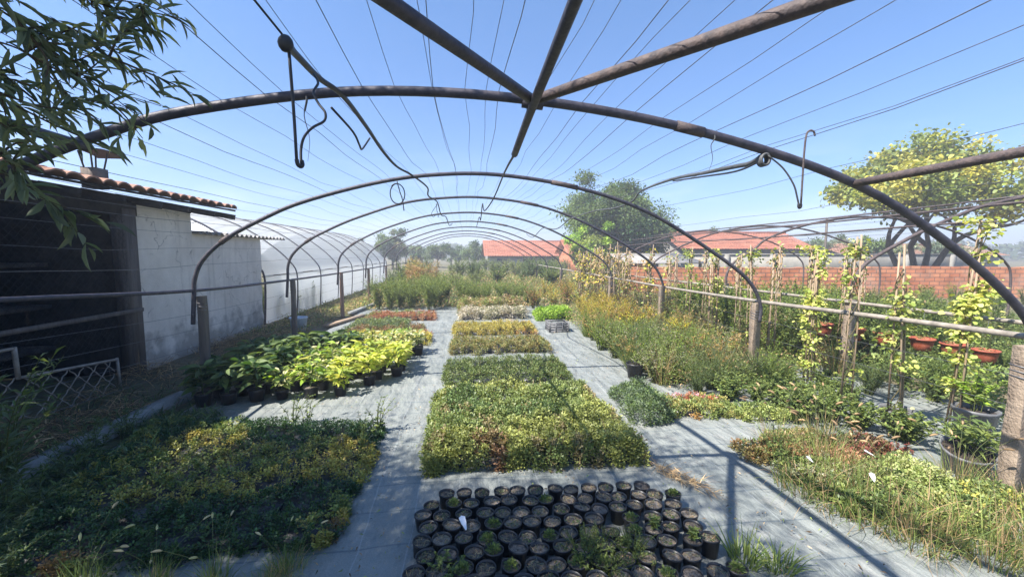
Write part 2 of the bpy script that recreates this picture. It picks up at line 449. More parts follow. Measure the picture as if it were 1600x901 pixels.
class G:
    """collects shapes that become ONE mesh"""
    def __init__(self):
        self.v, self.f, self.c, self.n = [], [], [], 0
    def add(self, v, faces, col=(.5, .5, .5)):
        v = np.asarray(v, float).reshape(-1, 3)
        if not isinstance(faces, list):
            faces = [faces]
        for f in faces:
            f = np.asarray(f, np.int64)
            if len(f):
                self.f.append(f + self.n)
        c = np.asarray(col, float)
        if c.ndim == 1:
            c = np.tile(c, (len(v), 1))
        self.v.append(v); self.c.append(c); self.n += len(v)
        return self
    def box(self, c, s, rz=0.0, tilt=None, col=(.5, .5, .5)):
        sx, sy, sz = np.asarray(s, float) / 2
        b = min(sx, sy, sz) * 0.12
        v = []
        for (ix, iy, iz) in [(a, d, e) for a in (-1, 1) for d in (-1, 1) for e in (-1, 1)]:
            v.append((ix * sx, iy * sy, iz * sz))
        v = np.array(v)
        if tilt is not None:
            v = v @ np.array(Matrix.Rotation(tilt[0], 3, tilt[1])).T
        cz, sn = math.cos(rz), math.sin(rz)
        v = v @ np.array([[cz, -sn, 0], [sn, cz, 0], [0, 0, 1]]).T + np.asarray(c, float)
        f = [(0, 1, 3, 2), (4, 6, 7, 5), (0, 4, 5, 1), (2, 3, 7, 6), (0, 2, 6, 4), (1, 5, 7, 3)]
        return self.add(v, np.array(f), col)
    def tube(self, pts, r, n=8, col=(.5, .5, .5), cap=True):
        p = np.asarray(pts, float)
        k = len(p)
        r = np.full(k, r) if np.isscalar(r) else np.asarray(r, float)
        t = unit(np.gradient(p, axis=0))
        ref = np.array([0, 0, 1.0]) if abs(t[0, 2]) < 0.9 else np.array([1.0, 0, 0])
        a = unit(np.cross(t[0], ref))
        rings = []
        ang = np.linspace(0, 2 * PI, n, endpoint=False)
        for i in range(k):
            a = a - t[i] * np.dot(a, t[i]); a = a / max(np.linalg.norm(a), 1e-9)
            b = np.cross(t[i], a)
            rings.append(p[i] + r[i] * (np.cos(ang)[:, None] * a + np.sin(ang)[:, None] * b))
        v = np.concatenate(rings)
        i0 = (np.arange(k - 1)[:, None] * n + np.arange(n)[None, :]).ravel()
        i1 = (np.arange(k - 1)[:, None] * n + (np.arange(n)[None, :] + 1) % n).ravel()
        fs = [np.stack([i0, i1, i1 + n, i0 + n], 1)]
        if cap:
            v = np.concatenate([v, p[:1], p[-1:]])
            j = np.arange(n); jn = (j + 1) % n
            fs.append(np.stack([jn, j, np.full(n, k * n)], 1))
            fs.append(np.stack([(k - 1) * n + j, (k - 1) * n + jn, np.full(n, k * n + 1)], 1))
        return self.add(v, fs, col)
    def lathe(self, prof, n=16, c=(0, 0, 0), col=(.5, .5, .5), sx=1, sy=1):
        """revolves (r, z) pairs round Z"""
        pr = np.asarray(prof, float); k = len(pr)
        ang = np.linspace(0, 2 * PI, n, endpoint=False)
        v = np.stack([pr[:, 0, None] * np.cos(ang) * sx, pr[:, 0, None] * np.sin(ang) * sy, np.repeat(pr[:, 1, None], n, 1)], -1).reshape(-1, 3) + np.asarray(c, float)
        i0 = (np.arange(k - 1)[:, None] * n + np.arange(n)[None, :]).ravel()
        i1 = (np.arange(k - 1)[:, None] * n + (np.arange(n)[None, :] + 1) % n).ravel()
        return self.add(v, np.stack([i0, i1, i1 + n, i0 + n], 1), col)
    def grid(self, P, col=(.5, .5, .5)):
        """P: (a, b, 3) array of points"""
        a, b = P.shape[:2]
        i = (np.arange(a - 1)[:, None] * b + np.arange(b - 1)[None, :]).ravel()
        return self.add(P.reshape(-1, 3), np.stack([i, i + 1, i + b + 1, i + b], 1), col)
    # ---- leaves: P base, D direction, L length, W width, C colour, all per leaf
    def leaves(self, P, D, L, W, C, kind='lance', droop=0.25, upv=None):
        P = np.asarray(P, float); N = len(P)
        if N == 0:
            return self
        D = unit(D)
        L = np.broadcast_to(np.asarray(L, float), (N,)); W = np.broadcast_to(np.asarray(W, float), (N,))
        C = np.broadcast_to(np.asarray(C, float), (N, 3))
        u = (np.array([0, 0, 1.0]) + rng.normal(0, 0.45, (N, 3))) if upv is None else upv
        S = np.cross(D, u); S = unit(S + 1e-6)
        Nn = np.cross(S, D)
        if kind == 'lance':
            T = np.array([(0, 0, 0), (-.5, .45, .10), (0, .52, 0), (.5, .45, .10), (0, 1, -droop)])
            F = np.array([(0, 2, 4, 1), (0, 3, 4, 2)])
        elif kind == 'round':
            T = np.array([(0, 0, 0), (-.5, .55, .06), (0, .55, -.04), (.5, .55, .06), (-.28, .95, .02), (.28, .95, .02)])
            F = np.array([(0, 2, 4, 1), (2, 0, 3, 5)])
            T = np.array([(0, 0, 0), (-.5, .4, .08), (-.36, .88, .02 - droop * .7), (0, 1, -droop), (.36, .88, .02 - droop * .7), (.5, .4, .08), (0, .5, -.03)])
            F = np.array([(0, 6, 2, 1), (6, 3, 2, 2), (0, 5, 4, 6), (6, 4, 3, 3)])
            F = np.array([(0, 6, 2, 1), (0, 5, 4, 6), (6, 4, 3, 2)])
        else:  # broad: a folded, drooping blade with a midrib
            ys = [0, .22, .5, .78, 1]; ws = [.10, .72, 1, .66, .02]
            T = []
            for y, w in zip(ys, ws):
                z = -droop * y * y + 0.0
                T += [(-.5 * w, y * .98, z + .10 * w), (0, y, z), (.5 * w, y * .98, z + .10 * w)]
            T = np.array(T)
            F = []
            for i in range(4):
                a = i * 3
                F += [(a, a + 1, a + 4, a + 3), (a + 1, a + 2, a + 5, a + 4)]
            F = np.array(F)
        k = len(T)
        V = (P[:, None, :] + T[None, :, 0, None] * (W[:, None, None] * S[:, None, :])
             + T[None, :, 1, None] * (L[:, None, None] * D[:, None, :])
             + T[None, :, 2, None] * (L[:, None, None] * Nn[:, None, :]))
        FF = (F[None] + (np.arange(N) * k)[:, None, None]).reshape(-1, F.shape[1])
        return self.add(V.reshape(-1, 3), FF, np.repeat(C, k, 0))
    def blades(self, P, D, L, W, C, droop=0.5, k=4):
        """grass blades: strips that arch over"""
        P = np.asarray(P, float); N = len(P)
        if N == 0:
            return self
        D = unit(D)
        L = np.broadcast_to(np.asarray(L, float), (N,)); W = np.broadcast_to(np.asarray(W, float), (N,))
        dr = np.broadcast_to(np.asarray(droop, float), (N,))
        C = np.broadcast_to(np.asarray(C, float), (N, 3))
        S = unit(np.cross(D, np.array([0, 0, 1.0]) + rng.normal(0, .3, (N, 3))) + 1e-6)
        out = []
        for i in range(k + 1):
            t = i / k
            c = P + D * (L * t)[:, None]
            c[:, 2] -= L * dr * t * t * 0.6
            c[:, :2] += D[:, :2] * (L * dr * t * t * 0.35)[:, None]
            w = (W * max(1 - t ** 1.6, 0.04) * 0.5)[:, None]
            out.append(c - S * w); out.append(c + S * w)
        V = np.stack(out, 1)
        kk = 2 * (k + 1)
        F = np.array([(2 * i, 2 * i + 1, 2 * i + 3, 2 * i + 2) for i in range(k)])
        FF = (F[None] + (np.arange(N) * kk)[:, None, None]).reshape(-1, 4)
        return self.add(V.reshape(-1, 3), FF, np.repeat(C, kk, 0))
    def build(self, name, mat, parent=None, smooth=False, loc=None, rz=0.0):
        me = bpy.data.meshes.new(name)
        V = np.concatenate(self.v).astype(np.float32)
        me.vertices.add(len(V)); me.vertices.foreach_set('co', V.ravel())
        loops = np.concatenate([f.ravel() for f in self.f]).astype(np.int32)
        tot = np.concatenate([np.full(len(f), f.shape[1]) for f in self.f]).astype(np.int32)
        st = np.concatenate([[0], np.cumsum(tot)[:-1]]).astype(np.int32)
        me.loops.add(len(loops)); me.loops.foreach_set('vertex_index', loops)
        me.polygons.add(len(tot)); me.polygons.foreach_set('loop_start', st)
        if smooth:
            me.polygons.foreach_set('use_smooth', np.ones(len(tot), bool))
        me.update(calc_edges=True)
        a = me.color_attributes.new('Col', 'FLOAT_COLOR', 'POINT')
        Cc = np.concatenate(self.c); Cc = np.concatenate([Cc, np.ones((len(Cc), 1))], 1).astype(np.float32)
        a.data.foreach_set('color', Cc.ravel())
        me.materials.append(mat if not isinstance(mat, str) else M[mat])
        o = bpy.data.objects.new(name, me)
        COL.objects.link(o)
        if parent is not None:
            o.parent = parent
        if loc is not None:
            o.location = loc
        o.rotation_euler.z = rz
        return o

def tag(o, label=None, cat=None, group=None, kind=None):
    if label:
        o['label'] = label
        if not kind and 'kind' not in o: o['kind'] = 'thing'
    if cat: o['category'] = cat
    if group: o['group'] = group
    if kind: o['kind'] = kind
    return o

def empty(name, loc=(0, 0, 0), rz=0.0, label=None, cat=None, group=None):
    o = bpy.data.objects.new(name, None)
    o.empty_display_size = 0.1
    o.location = loc; o.rotation_euler = (0, 0, rz)
    COL.objects.link(o)
    return tag(o, label, cat, group)

KIDS = {}
def copy_tree(o, parent=None):
    c = o.copy(); COL.objects.link(c)
    if parent is not None:
        c.parent = parent
    for ch in list(o.children):
        copy_tree(ch, c)
    return c

def place(proto, used, loc, rz, s=1.0, label=None, cat=None, group=None, tilt=(0, 0)):
    """first use moves the prototype itself, later uses copy it"""
    if proto.name in used:
        o = copy_tree(proto)
    else:
        used.add(proto.name); o = proto
    o.location = loc; o.rotation_euler = (tilt[0], tilt[1], rz)
    o.scale = (s, s, s) if np.isscalar(s) else s
    return tag(o, label, cat, group)
USED = set()

LEAF_GAIN = np.array([1.36, 1.28, 1.15])
def pal(n, cols, jit=0.18, w=None):
    """n colours drawn from a palette, each a little lighter or darker"""
    cols = np.asarray(cols, float)
    i = rng.choice(len(cols), n, p=w)
    c = cols[i] * (1 + rng.normal(0, jit, (n, 1))) * LEAF_GAIN
    return np.clip(c, 0.005, 0.9)

def smoothpath(pts, k=6):
    """Catmull-Rom through the points"""
    p = np.asarray(pts, float)
    q = np.concatenate([2 * p[:1] - p[1:2], p, 2 * p[-1:] - p[-2:-1]])
    out = []
    for i in range(1, len(q) - 2):
        for t in np.linspace(0, 1, k, endpoint=False):
            a, b, c, d = q[i - 1], q[i], q[i + 1], q[i + 2]
            out.append(0.5 * (2 * b + (c - a) * t + (2 * a - 5 * b + 4 * c - d) * t * t + (3 * b - a - 3 * c + d) * t ** 3))
    out.append(p[-1])
    return np.array(out)

# palettes (real leaf colours)
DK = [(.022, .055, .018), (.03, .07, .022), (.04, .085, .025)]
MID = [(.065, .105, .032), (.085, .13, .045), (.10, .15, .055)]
LITE = [(.15, .20, .06), (.19, .24, .075), (.14, .185, .065)]
LIME = [(.20, .32, .04), (.24, .36, .05), (.16, .28, .04)]
YEL = [(.42, .40, .05), (.50, .42, .06), (.34, .36, .05)]
VAR = [(.40, .42, .20), (.12, .19, .06), (.5, .5, .3)]
GREY = [(.15, .18, .12), (.20, .21, .15), (.24, .23, .18)]
BLUE = [(.09, .135, .08), (.12, .16, .10), (.08, .12, .075)]
RED = [(.24, .075, .045), (.19, .08, .05), (.30, .12, .06)]
ORA = [(.36, .24, .08), (.33, .20, .09), (.28, .25, .08)]
HAY = [(.30, .22, .13), (.38, .29, .18), (.22, .16, .10)]
BRN = [(.10, .07, .045), (.15, .105, .07), (.07, .05, .035)]

# ------------------------------------------------------------------ the ground, the ground cover
def surface(name, x0, x1, y0, y1, z, mat, nx, ny, amp=0.0, ragged=0.0, seed=1, sc=1.0):
    X, Y = np.meshgrid(np.linspace(x0, x1, nx), np.linspace(y0, y1, ny), indexing='ij')
    Z = z + amp * (fbm(X * sc, Y * sc, seed) - 0.5) * 2
    if ragged:
        ex = np.where(np.arange(nx) == 0, -1, np.where(np.arange(nx) == nx - 1, 1, 0))[:, None]
        X = X + ex * ragged * (fbm(Y * 1.7, Y * 0 + seed, seed) - .5) * 2
        ey = np.where(np.arange(ny) == 0, -1, np.where(np.arange(ny) == ny - 1, 1, 0))[None, :]
        Y = Y + ey * ragged * (fbm(X * 1.7, X * 0 + seed, seed + 3) - .5) * 2
    o = G().grid(np.stack([X, Y, Z], -1)).build(name, mat, smooth=True)
    return tag(o, kind='structure')

surface('ground', -260, 260, -60, 260, -0.03, 'ground', 61, 61)
surface('landscape_fabric', -3.05, 5.5, -1.5, 13.2, 0.012, 'fabric', 260, 420, 0.015, 0.05, 2, 2.6)
surface('soil_strip', -7.0, -3.12, -2.0, 30, 0.0, 'ground', 40, 200, 0.028, 0.0, 3, 2.0)

HAZE = 0.0052
hm_, hn, hl = new_mat('haze_air')
ho = hn.new('ShaderNodeOutputMaterial'); hv = hn.new('ShaderNodeVolumePrincipled')
hv.inputs['Color'].default_value = (0.93, 0.95, 1.0, 1); hv.inputs['Density'].default_value = HAZE; hv.inputs['Anisotropy'].default_value = 0.2
hl.new(hv.outputs[0], ho.inputs['Volume'])
hb = G()
hb.box((0, 100, 5.5), (560, 340, 14))
tag(hb.build('haze', hm_), kind='stuff')

# ------------------------------------------------------------------ the bare tunnel frame
PROF = [(-3.16, 1.22), (-3.14, 1.40), (-3.04, 1.62), (-2.78, 1.86), (-2.37, 2.09), (-1.90, 2.30), (-1.10, 2.53), (-.40, 2.64), (.41, 2.66),
        (1.40, 2.52), (2.30, 2.24), (3.15, 1.78), (3.74, 1.36), (3.95, 1.02)]
PROF_A = [(-3.30, 1.25), (-3.22, 1.48), (-3.05, 1.72), (-2.75, 1.94), (-2.37, 2.115), (-1.90, 2.31), (-1.44, 2.45), (-.58, 2.59), (.39, 2.575),
          (1.44, 2.43), (2.5, 2.13), (3.29, 1.70), (3.83, 1.30), (3.95, 1.08)]
HOOPS = [(-0.6, PROF), (2.45, PROF_A), (5.2, PROF), (8.25, None), (11.35, None), (14.45, None), (17.55, None), (20.65, None), (23.75, None), (26.85, None)]
HOOP_LABELS = {2.45: 'nearest bare tunnel hoop, thick dark pipe where the braces meet at the ridge',
               5.2: 'bare tunnel hoop second from the viewer, ending on a wooden post before the plastered wall',
               8.25: 'bare tunnel hoop third from the viewer, on dark post beside the clear film tunnel',
               11.35: 'bare tunnel hoop fourth from the viewer, on reddish wooden post by the blue bucket',
               14.45: 'bare tunnel hoop fifth from the viewer, on a slim brown post by the planks',
               17.55: 'bare tunnel hoop sixth from the viewer, above the tall green bed',
               20.65: 'bare tunnel hoop seventh from the viewer, over the wild plants',
               23.75: 'bare tunnel hoop next to last, far down over the wild plants',
               26.85: 'last and smallest bare tunnel hoop, in front of the far trees'}
hoop_prof = {}
for Y, pr in HOOPS:
    if pr is None:
        pr = [(.38 + (x - .40) * 1.045, z + (.08 if 1.3 < z else 0) + (.04 if z > 2.4 else 0)) for x, z in PROF]
    hoop_prof[Y] = np.array(pr)
    h = empty('tunnel_hoop', (.38, Y, 0), label=HOOP_LABELS.get(Y, 'bare tunnel hoop behind the viewer carrying the ends of the braces'), cat='tunnel hoop', group='hoops of the bare tunnel frame')
    pts = np.array([(x - .38, 0.012 * math.sin(3 * x + Y), z) for x, z in pr])
    pts = np.concatenate([[pts[0] + (-.03, 0, -.35)], pts, [pts[-1] + (-.0, 0, -.25)]])
    g = G().tube(smoothpath(pts, 6), 0.0265 if Y < 4 else 0.024, 10)
    g.build('arch_pipe', 'pipe', h, True)
    if Y > 2:
        prp = smoothpath(pts, 6)
        for s_ in (.27, .66):
            k_ = int(s_ * (len(prp) - 1))
            G().tube(prp[k_ - 1:k_ + 2] if Y > 4 else prp[k_:k_ + 2], .031, 10).build('coupling', 'rust', h, True)
    for side in (0, -1):
        x, z = pr[side]
        x -= .38
        post = G()
        wood = side == 0
        wd = .036 if wood else .046
        dx = .07 if wood else -.02
        lean = 0.0 if wood else -.02
        if Y == 2.45 and not wood: wd = .046; lean = -.02; dx = -.235
        zt = z - .02 if wood else z + .0
        n = 7
        ring = []
        for i in range(n):
            t = i / (n - 1)
            hw = wd * (1.08 - .12 * t) * (1 + rng.normal(0, .03))
            cx = x + dx + lean * (1 - t); zz = -.05 + (zt + .05) * t
            ring.append([(cx - hw, .03 - hw, zz), (cx + hw, .03 - hw, zz), (cx + hw, .03 + hw, zz), (cx - hw, .03 + hw, zz)])
        ring = np.array(ring)
        if Y == 2.45 and not wood: ring[:, :, 1] -= .14
        ring[:, :, :2] += rng.normal(0, .004, ring[:, :, :2].shape)
        Rr = np.concatenate([ring, ring[:, :1]], 1)
        post.grid(Rr)
        post.add(ring[-1], np.array([(0, 1, 2, 3)]))
        po = post.build('post', ('wood' if Y < 9 else 'redwood') if wood else 'concrete', h)
        # wire binding that ties the pipe to the post
        b = G()
        q_ = []
        for kk in range(13):
            zz = z - .10 - kk * .009
            cx = x + dx + lean * (1 - zz / zt); hw = wd * 1.07
            q_.append((cx + hw * (-1, 1, 1, -1)[kk % 4], (.03 if wood or Y != 2.45 else -.11) + hw * (-1, -1, 1, 1)[kk % 4], zz))
        b.tube(q_, .004, 5)
        b.build('wire_binding', 'wire', po)

def pipe(name, pts, r, mat, label, cat='pipe', group=None, n=10, k=5):
    p0 = np.array(pts[0], float)
    o = G().tube(smoothpath(np.array(pts) - p0, k), r, n).build(name, mat, smooth=True, loc=tuple(p0))
    return tag(o, label, cat, group)

def sagline(p0, p1, n, sag):
    p0 = np.array(p0, float); p1 = np.array(p1, float)
    t = np.linspace(0, 1, n)[:, None]
    q = p0 + (p1 - p0) * t
    q[:, 2] += -sag * 4 * (t * (1 - t))[:, 0]
    return q

pipe('ridge_pipe', [(.36, -.6, 2.63), (.39, 1.2, 2.60), (.385, 2.45, 2.53), (.375, 3.22, 2.45)], .026, 'pipe', 'thick ridge pipe that runs overhead and ends cut off past the nearest hoop')
pipe('brace_pipe', [(.39, 2.41, 2.56), (-.57, .93, 2.475), (-1.54, -.6, 2.39)], .028, 'pipe', 'dark brace pipe slanting from the ridge joint up to the left', 'pipe')
pipe('brace_pipe', [(.41, 2.41, 2.57), (1.2, .93, 2.42), (2.03, -.6, 2.275)], .028, 'rust', 'rust-spotted brace pipe slanting from the ridge joint up to the right', 'pipe')
pipe('purlin_pipe', [(-1.95, 2.45, 2.25), (-1.93, .9, 2.26), (-1.90, -.6, 2.29)], .024, 'pipe', 'side pipe half hidden by the tree leaves at the roof of the nearest hoop')
pipe('purlin_pipe', [(2.46, 2.45, 2.14), (2.42, .9, 2.15), (2.38, -.6, 2.19)], .024, 'rust', 'rusty side pipe from the nearest hoop in front of the yellow-leaved tree')
pipe('rail_pipe', [(-3.26, -1, 1.42), (-3.25, 2.45, 1.41), (-3.17, 5.2, 1.265), (-3.36, 8.25, 1.19), (-3.38, 11.35, 1.17), (-3.38, 17.5, 1.17), (-3.38, 26.8, 1.16)], .02, 'pipe', 'long dark rail pipe along the posts past the plastered shed wall', 'rail')
pipe('rail_pipe', [(3.98, -1, 1.12), (3.97, 2.45, 1.11), (3.98, 5.2, 1.045), (4.16, 8.25, .99), (4.16, 11.35, 1.0), (4.12, 17.5, 1.02), (4.1, 26.8, 1.05)], .024, 'galv', 'nearer of two long weathered rail pipes, fixed across the concrete posts', 'rail')
pipe('rail_pipe', [(5.2, 2.0, 1.06), (5.16, 5.2, 1.04), (5.12, 8.25, 1.03), (5.0, 11.35, 1.02), (4.85, 17.5, 1.04)], .022, 'galv', 'farther of two long weathered rail pipes, above the terracotta pots', 'rail')

# wires strung lengthwise over the hoops
def prof_at(pr, s):
    seg = np.linalg.norm(np.diff(pr, axis=0), axis=1)
    cum = np.concatenate([[0], np.cumsum(seg)]) / seg.sum()
    return np.array([np.interp(s, cum, pr[:, 0]), np.interp(s, cum, pr[:, 1])])
wire_s = [.04, .07, .10, .125, .14, .162, .186, .207, .232, .255, .271, .303, .332, .346, .375, .397, .418, .44, .4425, .462, .475, .487, .517, .528, .544, .555, .573, .583, .609, .626, .652, .668, .689, .693, .745, .80, .85]
for i, s in enumerate(wire_s):
    s += rng.normal(0, .0015)
    pts = []
    ys = [h[0] for h in HOOPS]
    for j, Y in enumerate(ys):
        x, z = prof_at(hoop_prof[Y], s + rng.normal(0, .0015))
        nx, nz = (x - .4) * .12, 1
        pts.append((x + .03 * nx, Y, z + .033))
        if j < len(ys) - 1:
            y2 = ys[j + 1]
            x2, z2 = prof_at(hoop_prof[y2], s)
            for t in (.25, .5, .75):
                sg = rng.uniform(.0, .03) * 4 * t * (1 - t)
                pts.append((x + (x2 - x) * t + rng.normal(0, .012), Y + (y2 - Y) * t, z + (z2 - z) * t + .03 - sg + rng.normal(0, .006)))
    pts = np.array(pts)
    o = G().tube(smoothpath(pts, 2) - pts[0], .0015 if i % 3 else .0020, 5).build('wire', 'wire', loc=tuple(pts[0]))
    tag(o, 'thin steel wire strung lengthwise over the bare hoops against the sky', 'wire', 'wires along the bare hoops')
# wires along the posts in front of the shed
for i, z in enumerate((.42, .62, .82, 1.0)):
    pts = [(-3.2, -1, z + .12), (-3.2, 2.45, z + .1), (-3.12, 5.15, z), (-3.32, 8.2, z - .05), (-3.34, 11.3, z - .04), (-3.36, 17.5, z - .04)]
    o = G().tube(smoothpath(np.array(pts) - np.array(pts[0]), 4), .0018, 5).build('wire', 'wire', loc=pts[0])
    tag(o, 'thin steel wire fixed low along the posts across the plastered shed wall', 'wire', 'wires low along the posts')
for i, z in enumerate((.35, .58, .80)):
    pts = [(3.9, -1, z + .05), (3.85, 2.45, z + .04), (3.95, 5.15, z), (4.12, 8.2, z), (4.12, 11.3, z)]
    o = G().tube(smoothpath(np.array(pts) - np.array(pts[0]), 4), .0018, 5).build('wire', 'wire', loc=pts[0])
    tag(o, 'thin steel wire fixed low between the concrete posts through the vines', 'wire', 'wires between the concrete posts')

# watering hoses and droppers hung from the frame
h = empty('water_hose', (-.62, 1.6, 2.43), label='black watering hose slung along the hoops, ending in a round black knob', cat='hose')
hp = np.array([(-.62, 1.6, 2.43), (-.645, 1.8, 2.465), (-.67, 2.1, 2.51), (-.66, 2.45, 2.555), (-.70, 3.2, 2.60), (-.74, 4.0, 2.62), (-.73, 4.7, 2.63), (-.63, 5.2, 2.63), (-.57, 6.5, 2.69), (-.60, 7.0, 2.63), (-.54, 8.25, 2.68), (-.56, 9.8, 2.58), (-.52, 11.3, 2.66), (-.5, 13, 2.55), (-.45, 14.4, 2.7)])
hs = smoothpath(hp - hp[0], 6)
rad = np.interp(hs[:, 1], [0, .1, 2.6, 3.2, 12], [.019, .0135, .014, .012, .011])
G().tube(hs, rad, 9).build('hose_body', 'hose', h, True)
kb = G().lathe([(0, -.027), (.014, -.025), (.023, -.013), (.026, 0), (.023, .013), (.014, .025), (0, .027)], 14)
kb.build('knob', 'hose', h, True)
st = G().tube(smoothpath([(-.01, 0, .03), (-.17, -.6, .23), (-.35, -1.2, .33)], 4), .004, 6)
st.build('hanging_cord', 'hose', h)
dp = G().tube(smoothpath([(-.12, .9, .05 + .03), (-.07, 1.15, .02), (-.07, 1.3, -.02), (-.10, 1.5, .0), (-.1, 1.75, .14)], 4), .007, 7)
dp.build('side_loop', 'hose', h, True)

d = empty('sprinkler_dropper', (-.605, 1.6, 2.05), label='thin rod and curled tube hanging from the knob of the black hose', cat='sprinkler')
G().tube(smoothpath(np.array([(-.61, 1.6, 2.40), (-.603, 1.6, 2.2), (-.60, 1.6, 2.03)]) - (-.605, 1.6, 2.05), 4), .0055, 7).build('rod', 'hose', d, True)
G().tube(smoothpath(np.array([(-.592, 1.62, 2.02), (-.60, 1.645, 2.08), (-.592, 1.66, 2.13), (-.575, 1.70, 2.175), (-.548, 1.75, 2.215), (-.545, 1.76, 2.25), (-.575, 1.78, 2.29), (-.60, 1.80, 2.34), (-.60, 1.86, 2.40), (-.63, 1.9, 2.45)]) - (-.605, 1.6, 2.05), 5), .005, 7).build('tube', 'hose', d, True)
G().tube(smoothpath(np.array([(-.60, 1.6, 2.035), (-.598, 1.603, 2.018), (-.592, 1.61, 2.012), (-.587, 1.617, 2.018), (-.590, 1.62, 2.035)]) - (-.605, 1.6, 2.05), 4), .0075, 8).build('nozzle', 'hose', d, True)

o = G()
aa = np.linspace(0, 2 * PI * 1.15, 30)
o.tube(np.stack([.085 * np.cos(aa + 1.4), .04 * np.sin(aa * .5), .115 * np.sin(aa + 1.4) - .13], 1), .0065, 7)
o.tube(smoothpath([(.0, 0, .02), (.03, 0, -.1), (.06, 0, -.2), (.075, 0, -.33)], 4), .006, 7)
tag(o.build('hose_coil', 'hose', smooth=True, loc=(-.80, 5.1, 2.53)), 'small looped piece of thin hose hanging from the second hoop', 'hose')
o = G().tube(smoothpath([(0, 0, 0), (.01, 0, -.14), (.035, 0, -.2), (.03, 0, -.27)], 4), .006, 6).tube(smoothpath([(.02, 0, -.02), (-.1, .1, -.18), (-.07, .1, -.25), (0, .1, -.2)], 4), .005, 6)
tag(o.build('hose_coil', 'hose', smooth=True, loc=(-.56, 8.25, 2.66)), 'short curled drip line hanging from the third hoop', 'hose')
pipe('ridge_hose', [(.375, 3.2, 2.45), (.40, 4.0, 2.52), (.46, 5.2, 2.64), (.42, 6.4, 2.52), (.33, 7.4, 2.44), (.33, 8.25, 2.66), (.34, 9.6, 2.45), (.36, 11.3, 2.66), (.37, 14.4, 2.6)], .010, 'hose', 'thin dark hose sagging from the cut end of the ridge pipe', 'hose')

h = empty('water_hose', (1.84, 2.45, 2.32), label='grey watering hose sagging between hoops in front of the big tree', cat='hose')
hp = np.array([(1.82, 2.45, 2.29), (1.87, 2.62, 2.29), (1.9, 2.8, 2.31), (1.96, 3.3, 2.36), (2.12, 4.2, 2.46), (2.15, 5.0, 2.46), (2.12, 5.2, 2.36), (2.18, 6.0, 2.36), (2.2, 7.0, 2.42), (2.15, 8.0, 2.41), (2.05, 8.25, 2.36), (2.05, 9.4, 2.25), (2.1, 11.35, 2.38), (2.1, 13, 2.2), (2.1, 14.45, 2.36)])
hs = smoothpath(hp - np.array(h.location), 6)
G().tube(hs, np.interp(hs[:, 1], [0, 1.6, 2.6, 12], [.016, .014, .011, .010]), 9).build('hose_body', 'greyhose', h, True)
G().tube(smoothpath(np.array([(1.82, 2.44, 2.27), (1.9, 2.8, 2.275), (1.96, 3.3, 2.33), (2.1, 4.1, 2.43)]) - np.array(h.location), 6), .007, 7).build('second_line', 'hose', h, True)
b = G()
for k in range(4):
    aa = np.linspace(0, 2 * PI, 16)
    b.tube(np.stack([.028 * np.cos(aa), .012 * (k - 1.5) + 0 * aa, .034 * np.sin(aa) - .045], 1), .008, 6, cap=False)
b.build('coiled_end', 'greyhose', h, True)
d = empty('sprinkler_dropper', (1.98, 2.3, 2.0), label='hooked rod with a curved tube hanging from wires near the rusty side pipe', cat='sprinkler')
L0 = np.array(d.location)
G().tube(smoothpath(np.array([(2.045, 2.3, 2.385), (2.035, 2.3, 2.41), (2.01, 2.3, 2.415), (1.99, 2.3, 2.39), (1.982, 2.3, 2.28), (1.98, 2.3, 1.985)]) - L0, 5), .0055, 7).build('rod', 'rust', d, True)
G().tube(smoothpath(np.array([(1.965, 2.3, 1.99), (1.962, 2.31, 2.03), (1.95, 2.33, 2.11), (1.915, 2.38, 2.215), (1.85, 2.43, 2.30)]) - L0, 5), .005, 7).build('tube', 'hose', d, True)
G().tube(smoothpath(np.array([(1.98, 2.3, 1.99), (1.979, 2.3, 1.974), (1.972, 2.3, 1.968), (1.966, 2.3, 1.975), (1.966, 2.3, 1.992)]) - L0, 4), .0075, 8).build('nozzle', 'hose', d, True)

# joint at the ridge, twine and torn strips left on the hoops
j = empty('pipe_clamp', (.39, 2.45, 2.565), label='welded collar joint where ridge pipe and braces meet on the nearest hoop', cat='clamp')
G().tube([(-.06, 0, .004), (.06, 0, -.006)], .036, 12).build('collar', 'pipe', j, True)
G().tube([(0, -.05, .0), (0, .05, -.01)], .033, 12).build('sleeve', 'pipe', j, True)
for x, Y, ln, lab in ((1.49, 2.45, .22, 'torn plastic strip dangling from the nearest hoop left of the grey hose'), (-.86, 2.45, .34, 'frayed string dangling from the nearest hoop beside the thin rod'), (2.1, 5.2, .2, 'short torn strip hanging from the second hoop below the grey hose')):
    pr_ = hoop_prof[Y]; z = float(np.interp(x, pr_[:, 0], pr_[:, 1]))
    g = G()
    q_ = smoothpath(np.array([(0, 0, .03), (.012, -.02, -.02), (-.006, -.01, -.3 * ln), (.014, .0, -.65 * ln), (-.004, .01, -ln)]), 4)
    n_ = len(q_); w_ = np.linspace(.007, .0015, n_)
    g.tube(q_, w_ * .6, 5); g.tube(q_[: n_ // 2] + (.004, .004, 0), w_[: n_ // 2] * .5, 4)
    tag(g.build('torn_strip', 'greyhose', loc=(x, Y, z)), lab, 'strip')
